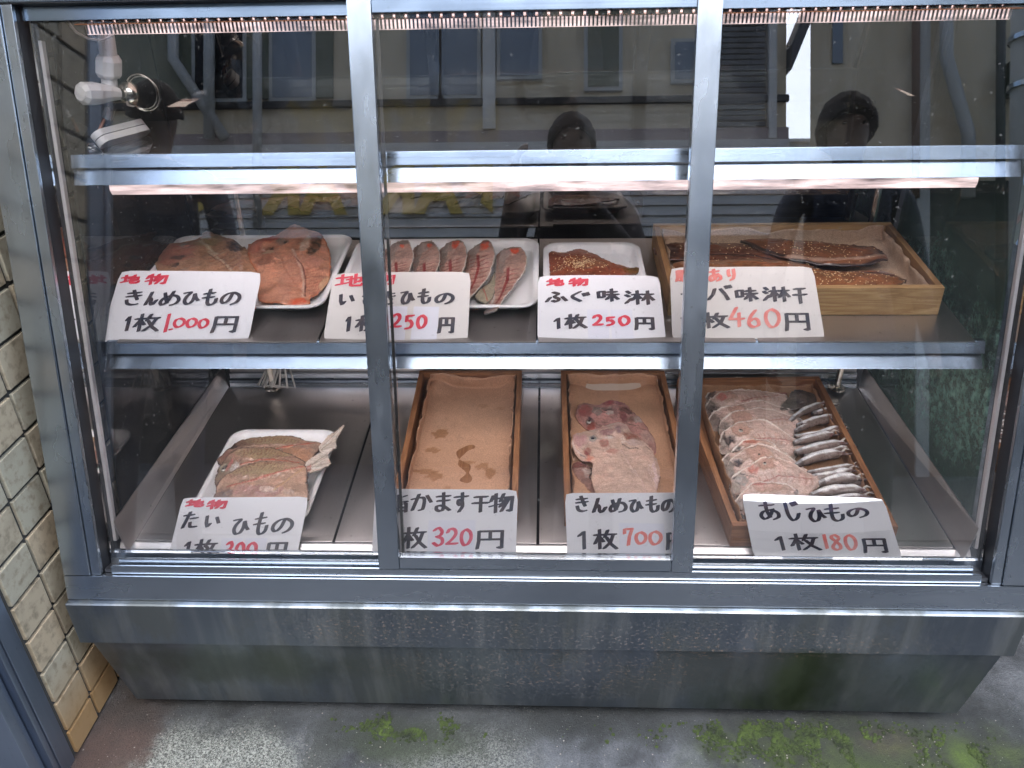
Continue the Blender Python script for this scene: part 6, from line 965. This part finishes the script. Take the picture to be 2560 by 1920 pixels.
def smooth_line(pts, closed=False, k=7):
    if len(pts) < 3: return pts
    P = [np.array(p, float) for p in pts]; P = [2*P[0]-P[1]]+P+[2*P[-1]-P[-2]]; out = []
    for i in range(1, len(P)-2):
        p0, p1, p2, p3 = P[i-1:i+3]
        for q in range(k): t = q/k; out.append(.5*((2*p1)+(-p0+p2)*t+(2*p0-5*p1+4*p2-p3)*t*t+(-p0+3*p1-3*p2+p3)*t**3))
    return [tuple(o) for o in out]+[tuple(P[-2])]
def hull(pts):
    pts = sorted(set((round(a, 6), round(b, 6)) for a, b in pts))
    def half(ps):
        o = []
        for p in ps:
            while len(o) > 1 and (o[-1][0]-o[-2][0])*(p[1]-o[-2][1])-(o[-1][1]-o[-2][1])*(p[0]-o[-2][0]) <= 0: o.pop()
            o.append(p)
        return o
    a, b = half(pts), half(pts[::-1]); return a[:-1]+b[:-1]
def nib(w, h):   # chisel tip: wide across, thin up and down
    return [(-w/2, -h*.25), (-w*.35, -h/2), (w/2, h*.05-h*.1), (w/2, h*.25), (w*.35, h/2), (-w/2, h*.1)]
CL = {'kinme1000': 'white card marked 1,000 at the left end of the middle shelf', 'isaki': 'creased yellowed card with taped on 250, behind the left door post', 'fugu': 'white card with 250 on a pale patch, in front of the sesame glazed fish', 'saba': 'faded card with pale red 460, partly behind the right door post', 'tai': 'white card marked 300 cut off at the bottom, in front of the sea bream', 'kamasu': 'white card marked 320 in front of the empty wooden box', 'kinme700': 'white card with faded red 700 in front of the pale split fish', 'aji': 'white card with faded red 180 leaning on the mackerel box'}
for key, cd in CARDS.items():
    D, ex, ey = (Vector(cd[k]) for k in ('D', 'ex', 'ey')); n = ex.cross(ey).normalized(); W, H = ex.length, ey.length
    if n.y > 0: n = -n
    q = [Vector(a) for a in cd['q']]
    (ax_, ay_), (bx_, by_), (cx_, cy_), (dx_, dy_) = cd['q']
    low = (-.06 if key == 'aji' else -.25) if cd['D'][2] < .6 else 0
    rs = random.Random(hash(key) % 99 if False else len(key))
    # outline with slightly worn corners
    def P(s, t, h=0):
        cur = .0042*math.sin(math.pi*min(max(s, 0), 1))*(1 if key in ('isaki', 'fugu', 'tai') else .15 if key == 'aji' else .5)
        return D+ex*s+ey*t+n*(h+cur)
    cor = [(dx_, low), (cx_, low), (bx_, by_), (ax_, ay_)]
    m = MB(); NX, NY = 14, 8
    for h in (0.0, -.0012):
        for j in range(NY+1):
            for i in range(NX+1):
                s0, t0_ = i/NX, j/NY
                lx = cor[0][0]*(1-t0_)+cor[3][0]*t0_; rx = cor[1][0]*(1-t0_)+cor[2][0]*t0_
                s = lx+(rx-lx)*s0; tb_, tt_ = low, cor[3][1]*(1-s0)+cor[2][1]*s0; t = tb_+(tt_-tb_)*t0_
                if i in (0, NX) and j in (0, NY): s += (.012 if i == 0 else -.012); t += (.02 if j == 0 else -.02)
                m.v.append(tuple(P(s, t, h)))
    S1 = (NX+1)*(NY+1)
    for j in range(NY):
        for i in range(NX):
            a = j*(NX+1)+i; m.f.append((a, a+1, a+NX+2, a+NX+1)); m.f.append((S1+a+NX+1, S1+a+NX+2, S1+a+1, S1+a))
    ring = [i for i in range(NX+1)]+[(j+1)*(NX+1)-1 for j in range(1, NY+1)]+[NY*(NX+1)+i for i in range(NX-1, -1, -1)]+[j*(NX+1) for j in range(NY-1, 0, -1)]
    for a, b_ in zip(ring, ring[1:]+ring[:1]): m.f.append((a, S1+a, S1+b_, b_))
    card = m.build('price_card', M['cardold' if key in ('isaki', 'saba') else 'card'], smooth=False); tag(card, CL[key], 'price card', 'handwritten price cards in the case')
    if cd['p']:
        l, bt, r_, tp = cd['p']; bt = max(bt, low+.03); pm = MB()
        pm.hexa([P(l, bt, .00025), P(r_, bt, .00025), P(r_, tp, .00025), P(l, tp, .00025), P(l, bt, .0006), P(r_, bt, .0006), P(r_, tp, .0006), P(l, tp, .0006)]); pm.build('price_patch', M['patchm'], card)
    groups = {}
    for ch, l, bt, r_, tp, c in cd['g']: groups.setdefault(c, []).append((ch, l, bt, r_, tp))
    for c, gs in groups.items():
        m = MB(); hz = .0009
        for ch, l, bt, r_, tp in gs:
            gw, gh = (r_-l)*W, (tp-bt)*H
            nw, nh = (.0066, .0042) if ch in '地物' and gh < .03 else (.0072, .0042)
            if c in 'fp' or (c == 'r' and ch in '0123456789I'): nw, nh = .0068, .0046
            if key == 'kinme1000' and c == 'r' and ch in '0': nw, nh = .0062, .0040
            nb = nib(nw, nh); x0, x1 = l*W+nw/2, r_*W-nw/2; y0, y1 = bt*H+nh/2, tp*H-nh/2
            if x1-x0 < .002: x0 -= .001; x1 += .001
            for st in GL[ch]:
                pts = smooth_line(st) if ch not in KANJI or ch in 'ふ' else st
                pts = [(x0+(x1-x0)*a, y1-(y1-y0)*b_) for a, b_ in pts]
                for (xa, ya), (xb, yb) in zip(pts[:-1], pts[1:]):
                    hp = hull([(xa+u, ya+v) for u, v in nb]+[(xb+u, yb+v) for u, v in nb]); b0 = len(m.v); k = len(hp)
                    m.v += [tuple(P(x/W, y/H, hz)) for x, y in hp]; m.f.append(tuple(b0+i for i in range(k)))
                    hz += .0000022
        nmz = {'k': 'black_lettering', 'r': 'red_lettering', 'f': 'faded_red_lettering', 'p': 'red_lettering'}[c]
        m.build(nmz, M['ink_'+c], card)
# ============================================================ PEOPLE (seen as reflections and through the side glass)
M['skin'] = plain('skin', (.16, .10, .075), .5, sub=.1); M['hair'] = plain('black_hair', (.010, .008, .008), .85, spec=.15); M['navy'] = stucco('navy_cloth', (.018, .024, .045), (.035, .045, .075), 40)
M['darkcloth'] = stucco('dark_cloth', (.03, .025, .028), (.06, .05, .055), 40); M['denim'] = stucco('blue_denim', (.26, .38, .58), (.40, .54, .74), 50); M['lilac'] = stucco('lilac_cloth', (.16, .15, .22), (.22, .21, .30), 40); M['eyed'] = plain('eye_dark', (.02, .015, .01), 1, spec=0)
dg = None
def skinned(name, verts, edges, rad, sub, root=0):
    me = bpy.data.meshes.new(name); me.from_pydata(verts, edges, []); o = bpy.data.objects.new(name, me); COL.objects.link(o)
    sk_ = o.modifiers.new('s', 'SKIN'); sk_.use_smooth_shade = True
    for i, r_ in enumerate(rad): d = me.skin_vertices[0].data[i]; d.radius = (r_, r_) if isinstance(r_, float) else r_; d.use_root = (i == root)
    ss_ = o.modifiers.new('u', 'SUBSURF'); ss_.levels = sub; ss_.render_levels = sub
    bpy.context.view_layer.update(); dgr = bpy.context.evaluated_depsgraph_get()
    m2 = bpy.data.meshes.new_from_object(o.evaluated_get(dgr)); bpy.data.objects.remove(o); return m2
def person(label, loc, yaw, top, legs, hands=None, H=1.72, group=None, hair_long=False, coat=False):
    s = H/1.72; Rm = Matrix.Rotation(yaw, 4, 'Z'); T = Matrix.Translation(loc)@Rm@Matrix.Scale(s, 4)
    V = []; E = []; Rr = []
    def v(p, r_, par=None): V.append(p); Rr.append(r_); i = len(V)-1; (E.append((par, i)) if par is not None else None); return i
    pel = v((0, 0, .93), (.155, .11)); bel = v((0, 0, 1.05), (.145, .10), pel); ch = v((0, 0, 1.25), (.165, .11), bel); sh = v((0, 0, 1.38), (.13, .085), ch); nk = v((0, .005, 1.46), .052, sh)
    nk2 = v((0, .01, 1.51), .052, nk); hd = v((0, .02, 1.60), (.078, .092), nk2); hc = v((0, .01, 1.665), (.07, .085), hd)
    for sx in (-1, 1):
        hip = v((sx*.095, 0, .86), .092, pel); kn = v((sx*.105, .01, .49), .058, hip); an = v((sx*.11, -.01, .09), .042, kn); he = v((sx*.112, .03, .045), .043, an); to = v((sx*.125, .17, .03), .030, he)
        sd1 = v((sx*.185, 0, 1.385), .058, sh)
        if hands:
            el = v((sx*.24, .10, 1.16), .042, sd1); hp = Vector(hands[sx]); fa = Vector((sx*.24, .10, 1.16)); wr = v(tuple(fa.lerp(hp, .86)), .026, el)
        else:
            el = v((sx*.25, -.02, 1.10), .042, sd1); hp = Vector((sx*.27, .06, .82)); fa = Vector((sx*.25, -.02, 1.10)); wr = v(tuple(fa.lerp(hp, .9)), .026, el)
        d = (hp-fa).normalized(); side = Vector((-sx, 0, 0)); side = (side-d*side.dot(d)).normalized(); up_ = d.cross(side)
        pm = v(tuple(hp+d*.03), .024, wr)
        for k in range(4):
            o_ = up_*(.026-.017*k); b0 = hp+d*.065+o_; L_ = (.07, .078, .073, .058)[k]
            f1 = v(tuple(b0), .0095, pm); f2 = v(tuple(b0+d*L_*.5+side*.012), .0085, f1); f3 = v(tuple(b0+d*L_*.72+side*.034), .0075, f2)
        t1 = v(tuple(hp+d*.03+up_*.030+side*.012), .011, pm); t2 = v(tuple(hp+d*.058+up_*.046+side*.028), .0095, t1)
    me = skinned('body', V, E, Rr, 2)
    # face: nose, brow, chin, ears, shaped on the continuous surface
    co = np.empty(len(me.vertices)*3); me.vertices.foreach_get('co', co); co = co.reshape(-1, 3)
    def push(c, r_, d):
        w_ = np.exp(-((co-np.array(c))**2).sum(1)/r_**2)[:, None]; co[:] = co+w_*np.array(d)
    push((0, .115, 1.60), .014, (0, .022, -.003)); push((0, .11, 1.575), .016, (0, .008, 0)); push((0, .10, 1.53), .03, (0, .014, -.004))
    for sx in (-1, 1): push((sx*.03, .11, 1.618), .014, (0, -.010, 0)); push((sx*.085, .01, 1.60), .016, (sx*.014, -.006, 0))
    me.vertices.foreach_set('co', co.ravel())
    cen = np.array([co[list(p.vertices)].mean(0) for p in me.polygons])
    mats = [M['skin'], top, legs, M['dark']]
    for mt in mats: me.materials.append(mt)
    for p, c in zip(me.polygons, cen):
        x_, y_, z_ = c; arm = abs(x_) > .20 and z_ > .75
        idx = 0
        if z_ < .07: idx = 3
        elif z_ < (.62 if coat else .98) and not arm: idx = 2
        elif z_ < 1.455 and not arm: idx = 1
        elif arm:
            if hands: hp = np.array(hands[1 if x_ > 0 else -1]); idx = 0 if np.linalg.norm(c-hp) < .13 else 1
            else: idx = 0 if z_ < .87 else 1
        if hands and z_ < 1.455 and idx == 0 and not arm and z_ > .98:
            near = min(np.linalg.norm(c-np.array(hands[1])), np.linalg.norm(c-np.array(hands[-1]))); idx = 0 if near < .13 else 1
        if hands and min(np.linalg.norm(c-np.array(hands[1])), np.linalg.norm(c-np.array(hands[-1]))) < .13: idx = 0
        p.material_index = idx
    me.transform(T)
    o = bpy.data.objects.new('person', me); COL.objects.link(o); o['wloc'] = (0, 0, 0)
    c = Vector(loc); me.transform(Matrix.Translation(-c)); o.location = c; o['wloc'] = tuple(c)
    me.polygons.foreach_set('use_smooth', [True]*len(me.polygons)); tag(o, label, 'person', group)
    # hair cap
    hm = MB(); n1, n2 = 14, 24
    for i in range(n1+1):
        th_ = math.pi*i/n1
        for k in range(n2):
            ph = 2*math.pi*k/n2; fr_ = max(0, math.sin(ph)); bk_ = max(0, -math.sin(ph)); tz = th_*(.50-.135*fr_**3+.14*bk_)
            rad = (1.13 if hair_long else 1)*(1+.07*nz(ph*3, i*.7, yaw))
            hm.v.append(tuple(T@Vector((.090*rad*math.sin(tz)*math.cos(ph), .004+.112*rad*math.sin(tz)*math.sin(ph), 1.615+.118*rad*math.cos(tz)))))
    for i in range(n1):
        for k in range(n2): hm.f.append((i*n2+k, i*n2+(k+1) % n2, (i+1)*n2+(k+1) % n2, (i+1)*n2+k))
    hb = hm.build('hair', M['hair'], o, smooth=True)
    for sx in (-1, 1):
        em = MB().tube([T@Vector((sx*.031, .080, 1.618)), T@Vector((sx*.031, .0955, 1.618))], [.0075, .005], 10); em.build('eye', M['eyed'], o, smooth=True)
    return o
# photographer: feet at y=-1.42, facing the case (+y)
person('person taking the photo, dark top, mirrored in the middle of the glass with arms raised', (.10, -1.42, 0), 0, M['darkcloth'], M['navy'], hands={1: (-.005, .26, 1.43), -1: (-.20, .26, 1.43)}, H=1.74)
ph = MB().hexa([Vector((0, -1.08, 1.46))-fw*.012+rt2*a+up2*b_-fw*c for c in (0, .009) for a, b_ in ((-.075, -.036), (.075, -.036), (.075, .036), (-.075, .036))])
tag(ph.build('phone', M['dark'], bev=.003), 'black phone held up in front of the person mirrored in the middle', 'phone')
person('person with short black hair and navy jacket mirrored in the right door', (1.10, -1.40, 0), R(4), M['navy'], M['navy'], H=1.78, hair_long=True)
person('person in a dark navy coat mirrored at the left behind the pipe fitting', (-1.42, -1.30, 0), R(165), M['navy'], M['navy'], H=1.84, coat=True)
person('person in a blue denim jacket and dark trousers standing beyond the right side glass', (1.08, 1.08, 0), R(200), M['denim'], M['navy'], H=1.62, coat=True)

# ============================================================ ACROSS THE STREET
h = thing('opposite_house', 'plastered house across the road with white siding and windows, mirrored in the glass', 'building', (-1.5, -6.5, 0))
MB().box(-8, 1.96, -9, -5.02, 2.62, 4.35).build('upper_wall', M['plaster'], h)
MB().box(-8, 1.96, -9, -5.6, 0, 1.93).build('shopfront_opening', M['void'], h)
MB().box(-8, 1.96, -9, -5.02, 1.935, 2.60).build('siding_back', M['void'], h)
sdm = MB()
for k in range(8):
    z = 1.94+.083*k; sdm.hexa([(-7.9, -5.018, z), (1.95, -5.018, z), (1.95, -4.985, z+.003), (-7.9, -4.985, z+.003), (-7.9, -5.018, z+.078), (1.95, -5.018, z+.078), (1.95, -4.998, z+.078), (-7.9, -4.998, z+.078)])
sdm.build('siding', M['siding'], h)
MB().box(-8, 1.96, -5.0, -4.93, 2.61, 2.70).build('pale_fascia', M['siding'], h)
MB().box(-8, 1.96, -5.015, -4.95, 2.705, 2.80).build('mauve_band', M['mauve'], h)
MB().box(-8, 1.97, -5.015, -4.97, 3.02, 3.07).build('dark_ledge', M['void'], h)
MB().box(-8, -1.75, -5.015, -4.985, 3.10, 4.34).build('mouldy_wall', M['mould'], h)
for x0, x1, z0, z1, mt in ((-1.10, -.86, 3.1, 4.2, 'winblue'), (-.84, -.55, 3.1, 4.2, 'winblue'), (-2.25, -1.92, 3.1, 4.2, 'winblue'), (-2.9, -2.5, 3.1, 4.2, 'void'), (-.36, -.05, 3.25, 4.4, 'winblue'), (.35, .60, 3.15, 4.2, 'mould'), (1.05, 1.30, 3.2, 3.5, 'winblue')):
    fr_ = MB().box(x0-.03, x1+.03, -5.018, -4.975, z0-.03, z1+.03).build('window_frame', M['plaster2'], h); MB().box(x0, x1, -4.974, -4.970, z0, z1).build('window_pane', M[mt], fr_)
MB().box(-.50, -.40, -5.018, -4.93, 2.81, 4.34).build('pale_post', M['siding'], h)
sl_ = MB()
for k in range(33): sl_.box(1.36, 1.78, -4.985, -4.965, 2.82+.045*k, 2.82+.045*k+.032)
sl_.build('louvre_shutter', M['shutter'], h)
MB().box(1.80, 1.86, -5.018, -4.93, 2.71, 4.34).build('pale_post', M['siding'], h)
MB().hexa([(-8, -5.0, 3.62), (1.98, -5.0, 3.62), (1.98, -4.6, 3.50), (-8, -4.6, 3.50), (-8, -5.0, 3.70), (1.98, -5.0, 3.70), (1.98, -4.6, 3.56), (-8, -4.6, 3.56)]) 
MB().hexa([(1.97, -5.2, 3.25), (2.16, -5.2, 3.72), (2.16, -4.9, 3.72), (1.97, -4.9, 3.25), (1.97, -5.2, 3.45), (2.16, -5.2, 3.92), (2.16, -4.9, 3.92), (1.97, -4.9, 3.45)]).build('eave_bracket', M['roof'], h)
for x, x2 in ((-2.75, -2.75), (-3.05, -2.62)): MB().tube([(x, -4.9, 4.3), (x, -4.9, 3.4), (x2, -4.9, 2.75)], .045, 12).build('drain_pipe', M['pvc'], h, smooth=True)
MB().tube([(-2.35, -4.9, 4.3), (-2.35, -4.9, 2.0)], .038, 12).build('drain_pipe', M['pvc'], h, smooth=True)
# cut-out letters on the siding
sg = thing('sign_letters', 'row of yellow cut out letters on white siding, mirrored below the upper shelf', 'sign', (-1.6, -4.97, 2.14))
for k, (px, ch) in enumerate(((-.55, 'B'), (-.87, 'A'), (-1.20, 'R'), (-1.53, 'B'), (-1.83, 'A'), (-2.16, 'R'), (-2.95, 'C'))):
    tc = bpy.data.curves.new('letter', 'FONT'); tc.body = ch; tc.size = .52; tc.extrude = .008; tc.offset = .022; tc.align_x = 'CENTER'
    to = bpy.data.objects.new('letter', tc); COL.objects.link(to); bpy.context.view_layer.update()
    me = bpy.data.meshes.new_from_object(to.evaluated_get(bpy.context.evaluated_depsgraph_get())); bpy.data.objects.remove(to)
    me.transform(Matrix.Translation((px, -4.965, 2.15))@Matrix.Rotation(math.pi, 4, 'Z')@Matrix.Rotation(math.pi/2, 4, 'X'))
    me.materials.clear(); link('letter', me, M['yellow'], sg)
h2 = thing('corner_house', 'beige house with bent pipes right of the bright sky gap, mirrored in the right door', 'building', (4.5, -6.5, 0))
MB().hexa([(2.13, -4.95, 0), (9, -4.95, 0), (9, -10, 0), (4.3, -10, 0), (2.13, -4.95, 4.6), (9, -4.95, 4.6), (9, -10, 4.6), (4.3, -10, 4.6)]).build('house_wall', M['plaster'], h2)
MB().box(2.2, 8.9, -4.949, -4.93, 0, 2.35).build('dark_opening', M['void'], h2)
MB().box(2.95, 3.05, -4.93, -4.90, 0, 4.6).build('corner_strip', M['plaster2'], h2)
MB().tube([(3.15, -4.85, 4.6), (3.15, -4.85, 3.3), (3.32, -4.85, 2.7), (3.32, -4.85, 2.2)], .05, 12).build('drain_pipe', M['pvc'], h2, smooth=True)
MB().tube([(2.92, -4.86, 4.6), (2.92, -4.86, 2.2)], .03, 10).build('rusty_pipe', M['rust'], h2, smooth=True)
MB().tube([(3.55, -4.82, 4.6), (3.55, -4.82, 1.2)], .035, 10).build('black_pipe', M['dark'], h2, smooth=True)
MB().box(3.62, 4.2, -4.945, -4.75, 3.0, 3.25).build('awning', M['void'], h2)
MB().box(2.3, 2.38, -4.945, -4.93, 3.3, 4.2).build('narrow_window', M['winblue'], h2)
MB().box(3.75, 5.4, -4.945, -4.90, 2.35, 2.95).build('poster_board', M['poster'], h2)
MB().box(2.0, 2.12, -4.96, -4.95, 2.3, 2.4).build('bracket_arm', M['dark'], h2)
gw = thing('far_wall', 'low grey wall closing the gap between the two houses, mirrored', 'wall', (2.0, -11, 0))
MB().box(1.2, 7.5, -11.2, -11, 0, 4.45).build('wall_face', M['plaster2'], gw); MB().box(1.15, 7.55, -11.25, -10.95, 4.452, 4.5).build('coping', M['siding'], gw)
pl = thing('utility_pole', 'grey utility pole with metal bands at the far right, mirrored', 'pole', (3.05, -3.6, 0))
MB().tube([(3.05, -3.6, 0), (3.05, -3.6, 6)], [.12, .09], 20).build('pole_shaft', M['plaster2'], pl, smooth=True)
for z in (2.6, 2.9): MB().tube([(3.05, -3.6, z), (3.05, -3.6, z+.03)], .125, 20).build('steel_band', M['steel'], pl)
# passage at the right of the case
pw_ = thing('passage_wall', 'dark mossy wall of the passage beyond the right side glass', 'wall', (2.45, 2, 0))
MB().box(2.40, 2.55, .96, 4, 0, 2.0).build('wall_face', M['mould'], pw_); MB().box(2.38, 2.57, .955, 4.0, 2.001, 2.02).build('coping', M['plaster2'], pw_)
# moss and grit on the concrete
def scatter(name, regs, n, r0, r1, mat, flat=.55, seed=1):
    rs = random.Random(seed); m = MB()
    for q in range(n):
        cx, cy, rx, ry = rs.choice(regs); x = rs.gauss(cx, rx*.5); y = rs.gauss(cy, ry*.5)
        if mnoise.noise(Vector((x*16, y*16, 3))) < -.02 or (-.9 < x < .88 and y > .05): continue
        r_ = rs.uniform(r0, r1); b0 = len(m.v); k = 5; a0 = rs.uniform(0, 6)
        for zz, rr in ((0, 1.0), (r_*flat, .75)):
            for i in range(k): a = a0+2*math.pi*i/k; j = rs.uniform(.7, 1.2); m.v.append((x+r_*rr*j*math.cos(a), y+r_*rr*j*math.sin(a), zz-.0004))
        m.v.append((x, y, r_*flat*1.35))
        for i in range(k): i2 = (i+1) % k; m.f += [(b0+i, b0+i2, b0+k+i2, b0+k+i), (b0+k+i, b0+k+i2, b0+2*k)]
    o = m.build(name, mat); o['kind'] = 'stuff'; return o
def mossm():
    s = NT('moss_clumps'); return s.bsdf(s.mix(s.ramp(s.noise(28, 4, .7), [(.35, 0.0), (.7, 1.0)]), (.010, .016, .006), (.050, .080, .012)), .9, bump=s.bump(s.noise(900, 2), .6, .002))
scatter('moss', [(.62, -.02, .20, .06), (.62, -.13, .09, .09), (.84, -.03, .04, .05), (.45, .0, .14, .04), (.50, .01, .3, .03), (-.28, .01, .12, .03)], 5200, .0016, .0052, mossm(), seed=3)
scatter('grit', [(.3, -.05, .9, .16), (-.6, -.08, .3, .14), (.75, -.1, .3, .12)], 900, .0008, .0022, plain('grit', (.20, .19, .17), .8), seed=5)
for o in bpy.data.objects:
    if 'wloc' in o: del o['wloc']
